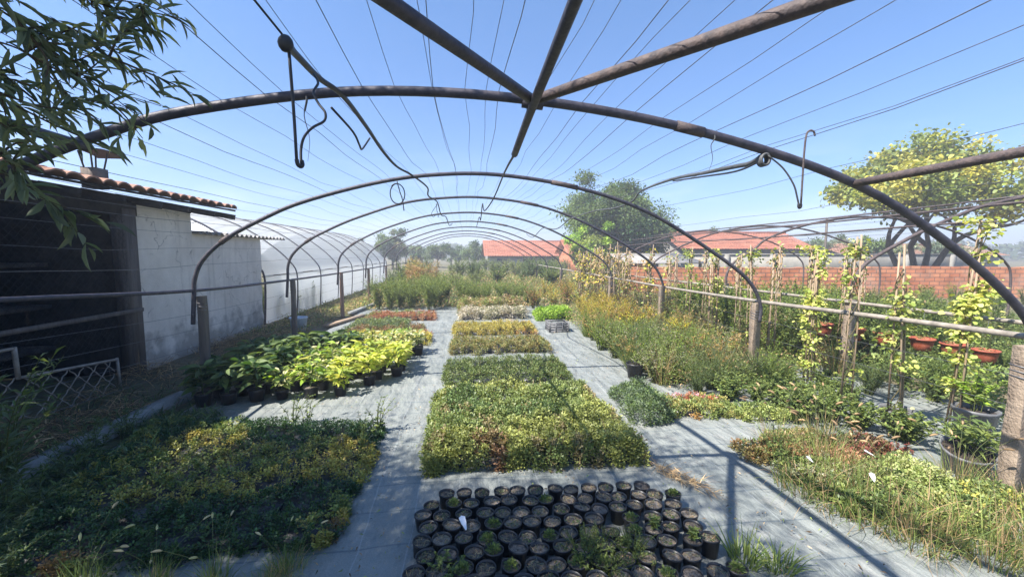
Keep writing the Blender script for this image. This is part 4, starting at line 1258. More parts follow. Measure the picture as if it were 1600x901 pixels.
mix = [(2.50, 3.10, .42, .30, [(.20, .12, .06), (.17, .14, .06), (.14, .15, .06)], 'tray of orange and red sedum at the near corner of the right bed', .12), (2.62, 2.72, .40, .34, LITE + GREY, 'tray of greyish green sedum in the right bed', .13),
       (2.95, 2.95, .36, .3, [(.30, .15, .10), (.36, .22, .14)], 'tray of dusty pink sedum in the middle of the right bed', .10), (2.86, 2.52, .42, .34, LITE + [(.25, .27, .14)], 'tray of pale green sedum around the white tag', .15),
       (3.22, 2.62, .42, .36, [(.30, .33, .16), (.26, .33, .12)], 'tray of pale lime sedum near the concrete post', .16), (3.38, 2.30, .44, .32, LITE + LITE + [(.33, .32, .08)], 'tray of yellow sedum below the concrete post', .15),
       (2.98, 2.20, .44, .30, LITE + [(.26, .27, .09)], 'tray of yellow-green sedum at the front of the right bed', .14), (3.3, 3.05, .4, .34, [(.18, .06, .05), (.14, .10, .05)], 'tray of dark red sedum behind the pink tray', .14),
       (2.62, 2.38, .40, .3, MID + LITE, 'tray of dark green sedum at the path side of the right bed', .13), (2.95, 3.30, .42, .26, HAY + LITE, 'tray of dried sedum at the back of the right bed', .10)]
for x, y, sx, sy, cols, lab, hh in mix:
    bed('plant_tray', [(x - sx / 2, y - sy / 2), (x + sx / 2, y - sy / 2), (x + sx / 2, y + sy / 2), (x - sx / 2, y + sy / 2)], hh, 4200, .022, cols, lab, cat='plant tray', patch=[(MID, 5, .64, 5)], kind='round', clump=.08)

# ------------------------------------------------------------------ potted broad-leaved plants by the shed wall
def pot_mesh(r, h, n=16, rim=.006):
    return G().lathe([(0, .004), (r * .74, .004), (r * .76, 0), (r * .95, h * .86), (r, h * .87), (r * 1.03, h), (r * .97, h), (r * .93, h * .84)], n)
def potted(name, r, h, maker, potmat='potblack', soil='soil'):
    e = empty(name)
    pot_mesh(r, h).build('pot', potmat, e, True)
    sl = G().lathe([(r * .94, h * .84), (r * .75, h * .87), (r * .5, h * .86), (r * .25, h * .89), (0, h * .88)], 14)
    sl.v[0] += rng.normal(0, r * .035, sl.v[0].shape) * (0, 0, 1)
    sl.build('soil', soil, e)
    for nm, g, mt in maker():
        for v in g.v: v += np.array([0, 0, h * .875])
        g.build(nm, mt, e)
    return e
def broad(cols, n=26, h=.30, L=.15, W=.065, spread=.15):
    def mk():
        s, l = G(), G()
        a = rng.uniform(0, 2 * PI, n); t = rng.uniform(0, 1, n)
        for k in range(5):
            aa = rng.uniform(0, 2 * PI)
            s.tube(smoothpath([(0, 0, 0), (.03 * math.cos(aa), .03 * math.sin(aa), h * .5), (.08 * math.cos(aa), .08 * math.sin(aa), h * .9)], 3), .004, 5, (.10, .13, .04), cap=False)
        P = np.stack([spread * .5 * np.cos(a) * t, spread * .5 * np.sin(a) * t, h * rng.uniform(.2, .95, n)], 1)
        D = np.stack([np.cos(a), np.sin(a), rng.uniform(-.1, .9, n)], 1)
        ls = L * rng.uniform(.65, 1.15, n)
        l.leaves(P, D, ls, ls * W / L, pal(n, cols, .18), 'broad', .35)
        return [('stem', s, 'dry'), ('foliage', l, 'leaf')]
    return mk
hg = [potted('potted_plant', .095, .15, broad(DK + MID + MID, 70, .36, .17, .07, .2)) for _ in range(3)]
hy = [potted('potted_plant', .09, .14, broad([(.30, .36, .06), (.38, .43, .09), (.44, .45, .13), (.24, .32, .06)], 70, .28, .15, .055, .2)) for _ in range(3)]
hv = [potted('potted_plant', .09, .14, broad(LITE + VAR + LIME, 66, .31, .15, .06, .2)) for _ in range(3)]
wv_ = [potted('potted_plant', .08, .12, broad(VAR + [(.45, .47, .36), (.16, .22, .1)], 55, .24, .08, .035)) for _ in range(2)]
for iy in range(7):
    for ix in range(8):
        x = -2.95 + ix * .285 + rng.normal(0, .03); y = 4.80 + iy * .30 + rng.normal(0, .03) + .05 * ix
        if iy == 0 and ix in (6,): continue
        if iy <= 1 and ix == 7: continue
        s = rng.uniform(.80, 1.02)
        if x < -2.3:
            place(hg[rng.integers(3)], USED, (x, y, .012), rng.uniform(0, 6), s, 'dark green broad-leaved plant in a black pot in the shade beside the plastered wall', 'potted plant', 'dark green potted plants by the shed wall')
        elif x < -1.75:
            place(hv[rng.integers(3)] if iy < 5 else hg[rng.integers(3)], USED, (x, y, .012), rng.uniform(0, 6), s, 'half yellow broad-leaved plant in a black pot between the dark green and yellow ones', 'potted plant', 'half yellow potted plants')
        elif iy < 5:
            place(hy[rng.integers(3)], USED, (x, y, .012), rng.uniform(0, 6), s, 'bright yellow-leaved plant in a black pot along the left path', 'potted plant', 'yellow potted plants by the path')
        else:
            place(wv_[rng.integers(2)], USED, (x, y, .012), rng.uniform(0, 6), s, 'small white-edged plant in a pot behind the yellow-leaved plants', 'potted plant', 'white-edged potted plants')
for k in range(14):
    x = -2.0 + (k % 7) * .2 + rng.normal(0, .03); y = 6.95 + (k // 7) * .25 + rng.normal(0, .03)
    place(wv_[rng.integers(2)], USED, (x, y, .012), rng.uniform(0, 6), rng.uniform(.9, 1.2), 'small white-edged plant in a pot behind the yellow-leaved plants', 'potted plant', 'white-edged potted plants')

# ------------------------------------------------------------------ the small black seedling pots
def seedling(kind):
    def mk():
        g = G()
        if kind == 0:      # dry stubble
            n = 44
            a = rng.uniform(0, 2 * PI, n); r = .040 * np.sqrt(rng.uniform(0, 1, n))
            g.blades(np.stack([r * np.cos(a), r * np.sin(a), 0 * a], 1), rand_dir(n, .1, .8), rng.uniform(.015, .04, n), .003, pal(n, HAY + GREY, .2), .6, 2)
        elif kind == 1:    # sparse green
            n = 64
            a = rng.uniform(0, 2 * PI, n); r = .038 * np.sqrt(rng.uniform(0, 1, n))
            ls = rng.uniform(.008, .02, n)
            g.leaves(np.stack([r * np.cos(a), r * np.sin(a), 0 * a], 1), rand_dir(n, .1, .9), ls, ls * .4, pal(n, GREY + MID + HAY, .2))
        elif kind == 2:    # bushier
            n = 130
            D = rand_dir(n, 0, 1)
            g.leaves(D * (.03 * rng.uniform(0, 1, n) ** .5)[:, None], D + (0, 0, .3), rng.uniform(.012, .026, n), .009, pal(n, MID + LITE, .2))
        return [('seedlings', g, 'leaf')]
    return mk
sp = {k: [potted('nursery_pot', .0525, .098, seedling(k)) for _ in range(3)] for k in (0, 1, 2)}
bare = potted('nursery_pot', .0525, .098, lambda: [])
def mk_tall():
    s, l = stems_leaves(.10, .03, 3, 34, .035, .013, LITE + MID, base=.01)
    return [('stem', s, 'dry'), ('foliage', l, 'leaf')]
tallp = potted('nursery_pot', .0525, .098, mk_tall)
cnt = 0
for iy in range(8):
    for ix in range(14):
        x = -.27 + ix * .121 + rng.normal(0, .006) + (.05 if iy % 2 else 0)
        y = 2.68 - iy * .112 + rng.normal(0, .006) - .004 * ix
        if rng.uniform() < .015: continue
        if iy == 0 and ix in (0,) : continue
        if ix > 12 and iy in (0, 6): continue
        cnt += 1
        tl = (rng.normal(0, .05), rng.normal(0, .05))
        k = rng.choice(4, p=[.45, .36, .11, .08])
        if (iy, ix) in ((4, 11), (5, 12)):
            place(tallp, USED, (x, y, .014), rng.uniform(0, 6), 1, 'small black pot with an upright bright green seedling among the dry pots', 'plant pot', 'small pots with a green upright seedling', tl); continue
        lab = {0: 'small black nursery pot with dry stubble standing on the grey ground cover', 1: 'small black nursery pot with sparse grey-green sprouts on the grey ground cover',
               2: 'small black nursery pot filled with bushy green seedlings on the grey ground cover', 3: 'small black nursery pot showing only bare pale soil on the grey ground cover'}[k]
        gp = {0: 'dry small black pots', 1: 'sparse small black pots', 2: 'bushy small black pots', 3: 'bare small black pots'}[k]
        place(bare if k == 3 else sp[k][rng.integers(3)], USED, (x, y, .014), rng.uniform(0, 6), rng.uniform(.96, 1.05), lab, 'plant pot', gp, tl)
def tagplate(loc_, rz, lab, s=1.0):
    g = G()
    v = np.array([(-.022, 0, .03), (.022, 0, .03), (.028, 0, .085), (.0, 0, .10), (-.028, 0, .085), (-.005, 0, -.03), (.005, 0, -.03)]) * s
    f = [np.array([(0, 1, 2, 4)]), np.array([(4, 2, 3)]), np.array([(5, 6, 1, 0)])]
    g.add(v, f); g.add(v + (0, .0015, 0), f)
    o = g.build('plant_tag', 'white', loc=loc_, rz=rz)
    o.rotation_euler.x = -1.15
    return tag(o, lab, 'tag')
tagplate((-.02, 2.31, .12), .35, 'white plastic plant tag stuck in a small black pot', .7)
tagplate((2.72, 2.40, .18), -.5, 'white plastic plant tag lying in pale green sedum nearest the path', .6)
tagplate((3.05, 2.72, .18), .7, 'crumpled white plant tag between the pink and lime sedum', .55)
tagplate((2.55, 2.72, .16), .2, 'small white tag at the grey-green sedum tray', .45)

# ------------------------------------------------------------------ other containers
cr = empty('plastic_crate', (1.97, 8.85, 0), label='empty black slatted crate on the right path by the golden block', cat='crate')
g = G()
for s in (-1, 1):
    for k in range(4):
        g.box((0, s * .22, .03 + k * .055), (.42, .015, .035)); g.box((s * .21, 0, .03 + k * .055), (.015, .42, .035))
    for t in (-.2, -.07, .07, .2):
        g.box((t, s * .222, .11), (.02, .018, .22)); g.box((s * .212, t, .11), (.018, .02, .22))
for k in range(7): g.box((0, -.18 + k * .06, .012), (.40, .03, .012))
g.build('crate_body', 'potgrey', cr)
bk = empty('bucket', (-3.55, 9.2, 0), label='pale blue and white plastic bucket on the soil by a reddish post', cat='bucket')
G().lathe([(0, .0), (.13, 0), (.17, .32), (.185, .33), (.185, .35), (.16, .35), (.15, .3)], 20).build('bucket_body', 'bucket', bk, True)
aa = np.linspace(0, PI, 14)
G().tube(np.stack([.18 * np.cos(aa), .12 * np.sin(aa) * .9, .33 - .10 * np.sin(aa)], 1), .004, 5).build('handle', 'wire', bk)
pl = G().box((0, 0, .05), (.16, 1.7, .05), col=(.4, .4, .4))
tag(pl.build('plank', 'cane', loc=(-2.95, 10.6, 0), rz=-.28), 'weathered plank lying by the light green block', 'plank')
pl = G().box((0, 0, .06), (.14, 3.2, .08))
tag(pl.build('plank', 'kerb', loc=(-3.0, 13.3, 0), rz=-.10), 'long grey plank edging the bed beyond the rusty red block', 'plank')
pl = G().box((0, 0, .05), (.9, .12, .05))
tag(pl.build('plank', 'cane', loc=(-2.2, 11.75, 0), rz=.03), 'short pale plank at the back of the rusty red block', 'plank')
kb_ = G()
xs = np.linspace(0, 1, 30)
pth = np.stack([-3.5 + .25 * xs, .5 + 4.6 * xs, np.full(30, .03)], 1)
for o_ in (0,):
    Pk = []
    for dx, z in ((-.07, -.02), (-.06, .085), (.06, .09), (.08, -.02)):
        q = pth + (dx, 0, z); q[:, 2] += .012 * (vnoise(xs * 14, xs * 0 + dx * 50, 3) - .5); q[:, 0] += .012 * (vnoise(xs * 9, xs * 0, 7) - .5); Pk.append(q)
    kb_.grid(np.stack(Pk, 0))
tag(kb_.build('concrete_kerb', 'kerb', smooth=False), 'low grey concrete kerb between the dark sedum and the dry weeds', 'kerb')

# bigger pots on the right
VL = [(.30, .36, .09), (.38, .41, .13), (.22, .30, .07), (.42, .42, .16)]
def climber(h=1.8, ncane=3, nl=420, cols=LIME + YEL, L=.07, pot=True, dens=.12):
    e = empty('climbing_plant')
    z0 = 0
    if pot:
        pot_mesh(.13, .21, 18).build('pot', 'potgrey', e, True)
        G().lathe([(.12, .165), (.08, .175), (0, .175)], 14).build('soil', 'peat', e)
    top = np.array([rng.normal(0, .03), rng.normal(0, .03), h])
    for k in range(ncane):
        a = k * 2 * PI / ncane + rng.uniform(0, 1)
        b = np.array([.06 * math.cos(a), .06 * math.sin(a), .15 if pot else 0]); t_ = top + np.array([.02 * math.cos(a), .02 * math.sin(a), rng.uniform(-.12, .12)])
        G().tube([b, (b + t_) / 2 + rng.normal(0, .008, 3), t_], .0085, 7).build('cane', 'cane', e, True)
    s = G()
    for k in range(3):
        th = np.linspace(0, 2 * PI * rng.uniform(2, 3.5), 40) + rng.uniform(0, 6)
        zz = np.linspace(.2, h * rng.uniform(.85, 1.0), 40)
        s.tube(np.stack([.04 * np.cos(th) + top[0] * zz / h, .04 * np.sin(th) + top[1] * zz / h, zz], 1), .004, 5, (.14, .12, .06), cap=False)
    s.build('stem', 'dry', e)
    z = h * np.concatenate([rng.beta(3.2, 1.3, int(nl * .75)), rng.uniform(.05, 1, nl - int(nl * .75))])
    # leaves sit in tufts
    tuft = h * np.concatenate([rng.uniform(.08, .45, 3), rng.uniform(.45, 1.02, 11)])
    tw_ = rng.uniform(.25, 1, 14); tw_ /= tw_.sum(); ti = rng.choice(14, nl, p=tw_)
    z = tuft[ti] + rng.normal(0, .05, nl)
    ta, tr_ = rng.uniform(0, 2 * PI, 14), rng.uniform(.0, .10, 14)
    z = np.clip(z, .15, h * 1.04)
    a = rng.uniform(0, 2 * PI, nl); r = np.abs(rng.normal(0, dens, nl)) * (.5 + .6 * vnoise(z * 9, a * 0, 5))
    P = np.stack([r * np.cos(a) + (tr_ * np.cos(ta))[ti], r * np.sin(a) + (tr_ * np.sin(ta))[ti], z], 1)
    D = np.stack([np.cos(a), np.sin(a), rng.uniform(-.7, .4, nl)], 1)
    ls = L * rng.uniform(.5, 1.2, nl)
    G().leaves(P, D, ls, ls * .8, pal(nl, cols, .2), 'round', .25).build('vine_leaves', 'leaf', e)
    return e
cl = [climber(1.85, 4, 800, VL, .045, False, .075), climber(1.7, 3, 480, VL + LITE, .042, True, .06), climber(1.95, 4, 1100, VL, .048, False, .085), climber(1.8, 3, 300, VL + LITE, .045, False, .06)]
cl_far = [climber(1.7, 2, 170, HAY + LITE + YEL, .07, False, .09), climber(1.6, 1, 90, HAY + LITE, .06, False, .06), climber(1.8, 2, 40, HAY, .06, False, .05)]
near = [(4.72, 3.45, 2, 1.0, 'yellow vine trained on canes beside the nearest concrete post'), (4.1, 3.46, 1, .99, 'sparse vine with long bare canes in a grey pot near the right bed'),
        (4.02, 3.92, 3, .98, 'yellow-green vine on canes without leaves low down, behind the grey pot vine'), (4.55, 5.0, 2, .88, 'bushy yellow vine on canes beside the pale concrete post with bent pipe'),
        (4.22, 4.62, 0, .90, 'yellow vine on three canes left of the bushy yellow vine'), (4.35, 5.9, 3, .95, 'slim green vine on a cane between two concrete posts'),
        (4.45, 7.0, 0, .92, 'vine with few leaves on tall canes behind the second concrete post'), (4.5, 8.0, 3, .95, 'slim vine on canes near the grey wispy shrub')]
for x, y, k, s, lab in near:
    place(cl[k], USED, (x, y, .012), rng.uniform(0, 6), s, lab, 'climbing plant', 'vines on bamboo canes', (rng.normal(0, .03), rng.normal(0, .03)))
for i in range(40):
    t = i / 40
    x = 4.35 + rng.normal(0, .28); y = 9.4 + 6.5 * t + rng.normal(0, .15)
    place(cl_far[rng.integers(3)], USED, (x, y, .0), rng.uniform(0, 6), rng.uniform(.9, 1.1), 'withered vine on a tall bamboo cane in the far cluster by the rail', 'climbing plant', 'far cluster of vines on canes', (rng.normal(0, .05), rng.normal(0, .05)))

# terracotta half pots hung in a row
for i, (x, y, z, lab) in enumerate([(5.19, 5.5, .55, 'terracotta hanging pot at the far end of the row, by the pale concrete post'), (5.55, 5.35, .50, 'terracotta hanging pot second from the far end of the row'), (5.88, 5.2, .46, 'terracotta hanging pot third from the far end of the row'),
                                (6.24, 5.0, .41, 'wide terracotta hanging pot with a cracked side in the middle of the row'), (6.60, 4.9, .35, 'dented terracotta hanging pot with bulging front near the row end'), (6.95, 4.78, .28, 'terracotta hanging pot at the near end of the row beside the vine')]):
    e = empty('hanging_pot', (x, y, z), label=lab, cat='hanging pot', group='terracotta pots hung in a row')
    G().lathe([(0, -.055), (.085, -.055), (.10, -.045), (.122, .05), (.132, .13), (.146, .132), (.148, .16), (.13, .16), (.12, .1), (.05, .05), (0, .05)], 18).build('pot', 'terra', e, True)
    G().lathe([(.135, .12), (0, .13)], 14).build('soil', 'peat', e)
    g = G()
    for a in (0.3, 2.4, 4.5):
        g.tube([(.14 * math.cos(a), .14 * math.sin(a), .15), (0, 0, .15 + (1.03 - z) * .55), (0, 0, 1.02 - z + .0)], .0022, 5)
    g.build('hanger', 'wire', e)
    e.scale = (.95, .95, .80)
    n = 40
    D = rand_dir(n, 0, 1)
    G().leaves(D * .06 * rng.uniform(.3, 1, (n, 1)) + (0, 0, .13), D, rng.uniform(.03, .08, n), .012, pal(n, HAY + LITE, .2)).build('plant', 'leaf', e)
def bigpot(x, y, r, h, lab, maker, mat='potgrey', tilt=(0, 0)):
    e = potted('plant_pot', r, h, maker, mat, 'peat')
    e.location = (x, y, .012); e.rotation_euler = (tilt[0], tilt[1], 0)
    return tag(e, lab, 'plant pot')
def bushy(h, sp_, nst, lps, L, W, cols, **k):
    def mk():
        s, l = stems_leaves(h, sp_, nst, lps, L, W, cols, **k)
        return [('stem', s, 'dry'), ('foliage', l, 'leaf')]
    return mk
bigpot(4.75, 3.3, .16, .24, 'grey pot with a green rose-like plant standing on the far fabric strip', bushy(.45, .22, 9, 40, .06, .04, LITE + LIME))
bigpot(3.85, 2.72, .155, .21, 'tilted dark round pot with long green leaves beside the concrete post', bushy(.30, .22, 7, 18, .12, .03, LITE + MID), tilt=(.25, -.2))
bigpot(2.28, 5.35, .12, .20, 'empty looking dark pot at the edge of the feathery grass', bushy(.2, .15, 6, 20, .05, .02, LITE), 'potblack')
bigpot(2.62, 5.45, .13, .22, 'dark grey pot in front of the feathery grass', bushy(.3, .2, 8, 30, .06, .02, LITE + BLUE), 'potgrey')
bigpot(4.1, 9.0, .14, .24, 'small grey-blue pot under the grey wispy shrub', bushy(.3, .2, 8, 30, .06, .02, GREY), 'bucket')

# ------------------------------------------------------------------ crowded plants on the right
feather = [grass_clump('ornamental_grass', .75, .5, 520, .006, BLUE + LITE, .7, seed_heads=10, headcol=HAY + LITE) for _ in range(2)]
greeng = [grass_clump('ornamental_grass', .6, .45, 420, .008, LITE + MID, .8) for _ in range(2)]
mixedp = [plant('shrub', .62, .34, 34, 40, .04, .012, LITE + LITE + LIME), plant('shrub', .55, .36, 30, 44, .05, .016, LITE + GREY), plant('shrub', .6, .3, 26, 44, .045, .018, LITE + ORA, tipcol=HAY + ORA, tipf=.3)]
orshrub = [plant('shrub', .85, .42, 34, 60, .045, .018, ORA + LITE, tipcol=ORA + YEL, tipf=.45) for _ in range(2)]
greyshr = [plant('shrub', 1.0, .5, 60, 34, .03, .010, GREY + BLUE, tipcol=[(.32, .29, .30), (.3, .27, .24)], tipf=.3)]
brshr = [plant('shrub', 1.05, .55, 34, 70, .07, .045, LITE + LIME, kind='round') for _ in range(2)]
grshr = [plant('shrub', 1.15, .55, 34, 80, .07, .03, MID + LITE) for _ in range(2)]
dkshr = [plant('shrub', 1.0, .5, 34, 80, .075, .03, MID + LITE + MID) for _ in range(2)]
lows = [plant('shrub', .32, .3, 26, 46, .04, .022, LITE + MID, kind='round') for _ in range(2)]
feath2 = [plant('shrub', .5, .38, 60, 46, .035, .006, BLUE + MID) for _ in range(2)]
yellow_s = [plant('shrub', .6, .4, 30, 60, .05, .02, YEL + LIME, tipcol=YEL, tipf=.4)]
def scatter(protos, spots, lab, cat, group, smin=.85, smax=1.15, z=0.0):
    for x, y in spots:
        place(protos[rng.integers(len(protos))], USED, (x, y, z), rng.uniform(0, 6), rng.uniform(smin, smax), lab, cat, group)
def area(x0, x1, y0, y1, n, dmin=.3):
    out, tries = [], 0
    while len(out) < n and tries < 4000:
        tries += 1
        p = (rng.uniform(x0, x1), rng.uniform(y0, y1))
        if all((p[0] - q[0]) ** 2 + (p[1] - q[1]) ** 2 > dmin ** 2 for q in out): out.append(p)
    return out
scatter(feather, area(2.25, 3.8, 4.8, 8.0, 6, .34), 'feathery blue-green ornamental grass clump in the crowd right of the path', 'ornamental grass', 'feathery grasses right of the path', .75, 1.1)
scatter(greeng, area(2.4, 4.0, 4.6, 8.2, 9, .30), 'plain green grass clump growing among the feathery grasses', 'ornamental grass', 'green grasses among the feathery ones', .7, 1.0)
scatter(mixedp, area(2.25, 4.0, 4.7, 8.4, 36, .28), 'loose light green weed plant among the grasses right of the path', 'plant', 'loose weeds among the grasses', .75, 1.2)
scatter(mixedp, area(4.2, 5.6, 5.4, 8.6, 18, .38), 'loose light green weed plant between the two long rails', 'plant', 'loose weeds between the rails', .8, 1.3)
scatter(orshrub, area(2.7, 3.9, 8.2, 11.2, 14, .42), 'orange-tinted shrub in the group beside the lime-green square', 'shrub', 'orange tinted shrubs', .7, 1.0)
scatter(yellow_s, [(3.3, 7.9), (3.75, 8.2), (3.9, 7.2)], 'golden yellow shrub between the orange shrubs and the grasses', 'shrub', 'golden shrubs', .8, 1.1)
scatter(greyshr, [(4.75, 9.2), (5.0, 9.9), (4.6, 10.3)], 'wispy grey flowering shrub behind the rail near the slim vines', 'shrub', 'wispy grey shrubs', .9, 1.1)
scatter(brshr, [(5.1, 8.7), (5.5, 9.3), (5.9, 8.6), (5.6, 10.2)], 'bright green round-leaved shrub behind the rail between two concrete posts', 'shrub', 'bright round-leaved shrubs', .9, 1.15)
scatter(grshr, area(4.7, 7.8, 5.7, 8.6, 26, .42), 'tall green leafy shrub in the thicket behind the two rails', 'shrub', 'tall green shrubs behind the rails', .85, 1.1)
scatter(dkshr, area(5.7, 9.8, 5.2, 8.4, 22, .45), 'dark green leafy shrub in the thicket behind the terracotta pots', 'shrub', 'dark green shrubs behind the terracotta pots', .75, 1.0)
scatter(grshr + greeng, area(5.35, 8.4, 3.9, 5.5, 18, .36), 'green plant growing below the row of terracotta pots', 'shrub', 'green plants below the terracotta pots', .38, .55)
scatter(grshr + dkshr, area(6.5, 19, 8.8, 13.2, 46, .7), 'green shrub growing against the low brick wall', 'shrub', 'shrubs against the brick wall', .35, .68)
scatter(lows, [(3.45, 3.95), (3.62, 3.72), (3.3, 4.3), (3.75, 3.5), (3.6, 4.5), (3.0, 4.4), (3.2, 4.75), (3.5, 4.2), (3.8, 3.9), (3.85, 4.3), (4.1, 4.1), (3.35, 3.75), (3.95, 4.75), (4.2, 5.0), (4.25, 4.4), (3.9, 3.2), (4.35, 3.1), (4.3, 2.75)], 'low leafy green plant on the ground by the bare-caned vines', 'plant', 'low leafy plants by the vines', .8, 1.15)
scatter(feath2, [(3.0, 4.75), (3.35, 4.85), (3.7, 4.9), (2.75, 4.6), (3.2, 5.3)], 'soft needle-leaved bush at the edge of the right path', 'shrub', 'soft needle-leaved bushes', .8, 1.1)
scatter(feath2 + lows, area(4.3, 5.4, 3.9, 5.0, 5, .4), 'small green plant on the far fabric strip near the pale post', 'plant', 'small plants on the far fabric strip', .6, .9)

tallw = [plant('tall_weed', 1.15, .38, 22, 40, .06, .014, LITE + HAY + LITE, tipcol=HAY + LITE, tipf=.25), plant('tall_weed', 1.3, .3, 16, 44, .07, .02, LITE + LIME), plant('tall_weed', 1.0, .4, 30, 36, .045, .012, LITE + GREY, tipcol=[(.4, .37, .28)], tipf=.2)]
scatter(tallw, area(4.3, 7.6, 5.7, 9.6, 34, .42), 'tall scruffy light green weed rising above the thicket behind the long rails', 'weed', 'tall weeds behind the rails', .75, 1.15)
scatter(tallw, area(5.6, 9.5, 5.7, 6.8, 12, .5), 'tall scruffy light green weed around the row of terracotta pots', 'weed', 'tall weeds around the terracotta pots', .55, .85)
scatter(tallw, area(7.5, 17, 9.0, 12.5, 16, .9), 'tall scruffy light green weed in front of the brick wall', 'weed', 'tall weeds before the brick wall', .5, .85)
strawg = [grass_clump('straw_grass', .8, .4, 160, .005, LITE + HAY, .7, seed_heads=0) for _ in range(2)]
scatter(strawg, area(2.4, 5.4, 4.8, 9.0, 10, .4), 'loose straw-green grass tuft standing among the weeds right of the path', 'grass tuft', 'straw-green grass among the weeds', .7, 1.1)
stk = climber(1.75, 3, 60, HAY + LITE, .05, False, .05)
scatter([stk], [(4.25, 5.35), (4.5, 6.4), (4.3, 6.9), (4.55, 7.5), (4.35, 8.5), (4.7, 8.9), (4.95, 6.1), (5.0, 7.2), (5.6, 5.6), (6.2, 5.9)], 'nearly leafless bundle of thin brown canes standing among the weeds by the rails', 'cane bundle', 'cane bundles by the rails', .88, 1.05)

# weeds and long grass around the right bed
wg = [grass_clump('grass_tuft', .42, .4, 150, .004, LITE + HAY, .9, seed_heads=8) for _ in range(2)]
wgd = [grass_clump('grass_tuft', .44, .6, 190, .0042, MID + LITE + HAY, 1.7) for _ in range(2)]
scatter(wg, [(2.75, 2.75), (2.85, 3.0), (2.7, 2.5), (3.05, 2.6), (3.1, 3.2), (3.5, 2.5), (2.6, 3.15)], 'thin straw-coloured grass tuft growing up through the sedum trays', 'grass tuft', 'straw-coloured grass in the right bed', .8, 1.1)
scatter(wgd, [(2.42, 2.42), (2.55, 2.22), (2.75, 2.08), (2.95, 1.98), (3.2, 1.95), (3.45, 1.98), (2.6, 2.0), (2.85, 1.85), (3.1, 1.8), (3.7, 2.1), (3.8, 2.35), (3.95, 2.0), (3.6, 1.8), (2.38, 2.62)], 'long green grass tuft sprawling over the ground cover in front of the right bed', 'grass tuft', 'long grass in front of the right bed', .85, 1.25)
scatter([plant('red_sedum', .22, .1, 9, 34, .03, .018, [(.16, .045, .04), (.2, .07, .05)], kind='round')], [(3.45, 2.86)], 'upright dark red succulent near the foot of the concrete post', 'plant', None)
tw_ = plant('weed', .45, .22, 6, 14, .05, .02, MID + LITE)
scatter([tw_], [(2.48, 3.0), (2.42, 2.86)], 'tall thin weed at the near corner of the right bed', 'weed', 'thin weeds at the right bed corner', .9, 1.1)
# grass and weeds in and around the black pots
gp1 = grass_clump('grass_tuft', .27, .3, 80, .009, MID + LITE, 1.1)
scatter([gp1], [(1.50, 2.0), (1.66, 1.93)], 'broad-bladed grass tuft beside the last row of small black pots', 'grass tuft', 'broad grass beside the black pots')
fw_ = plant('weed', .20, .16, 40, 30, .025, .005, MID + LITE)
scatter([fw_], [(.62, 2.05), (.75, 2.12), (.88, 2.03), (.72, 1.95)], 'soft fine-leaved green weed growing over the small black pots', 'weed', 'fine-leaved weeds over the black pots', .85, 1.1)
fe_ = plant('weed', .16, .12, 14, 30, .03, .016, LITE + MID)
scatter([fe_], [(-.12, 2.02)], 'small ferny green weed at the left corner of the black pots', 'weed', None)
dd = G()
n = 160
x = rng.normal(0, 1, n)
dd.blades(np.stack([x * .09, -x * .13 + rng.normal(0, .05, n), rng.uniform(0, .04, n)], 1), np.stack([rng.normal(.3, .4, n), rng.normal(-.5, .4, n), rng.uniform(0, .3, n)], 1), rng.uniform(.06, .16, n), .006, pal(n, HAY, .2), .3, 3)
tag(dd.build('dried_weed', 'dry', loc=(1.55, 2.88, .015)), 'dead brown weed lying on the ground cover near the bushy block', 'weed')

# weeds at the left: foxtails and narrow-leaved sprays
fox = [grass_clump('foxtail_grass', .30, .36, 80, .006, MID + LITE, .9, seed_heads=4, headcol=[(.36, .36, .2), (.42, .38, .26)]) for _ in range(2)]
scatter(fox, [(-1.0, 2.22), (-1.3, 2.16), (-1.6, 2.2), (-1.95, 2.2)], 'foxtail grass with pale seed heads in front of the dark sedum carpet', 'grass tuft', 'foxtails before the dark sedum', .65, .9)
scatter(wgd, [(-1.05, 2.12), (-1.3, 2.05), (-.95, 2.2), (-1.6, 2.1)], 'long green grass tuft at the front edge of the dark sedum carpet', 'grass tuft', 'long grass before the dark sedum', .45, .6)
nl = [plant('weed', .55, .45, 9, 40, .085, .018, BLUE + MID, out=.8) for _ in range(2)]
scatter(nl, [(-2.6, 2.5), (-2.8, 2.9), (-2.4, 2.3), (-2.95, 3.3), (-3.1, 3.7), (-3.15, 4.1)], 'narrow-leaved green weed sprawling between kerb and dark sedum carpet', 'weed', 'narrow-leaved weeds by the kerb', .5, .8)
scatter([tw_], [(-.95, 3.75), (-.9, 3.5), (-1.7, 4.15), (-1.6, 4.25), (-.86, 3.95)], 'thin tall weed at the back edge of the dark sedum carpet', 'weed', 'thin weeds behind the dark sedum', .8, 1.0)
tl_ = plant('oleander_bush', .95, .42, 11, 34, .11, .022, MID + BLUE, out=.75)
scatter([tl_], [(-3.12, 3.05)], 'narrow-leaved bush at the very left edge below the shed rail', 'bush', None, 1.15, 1.2)

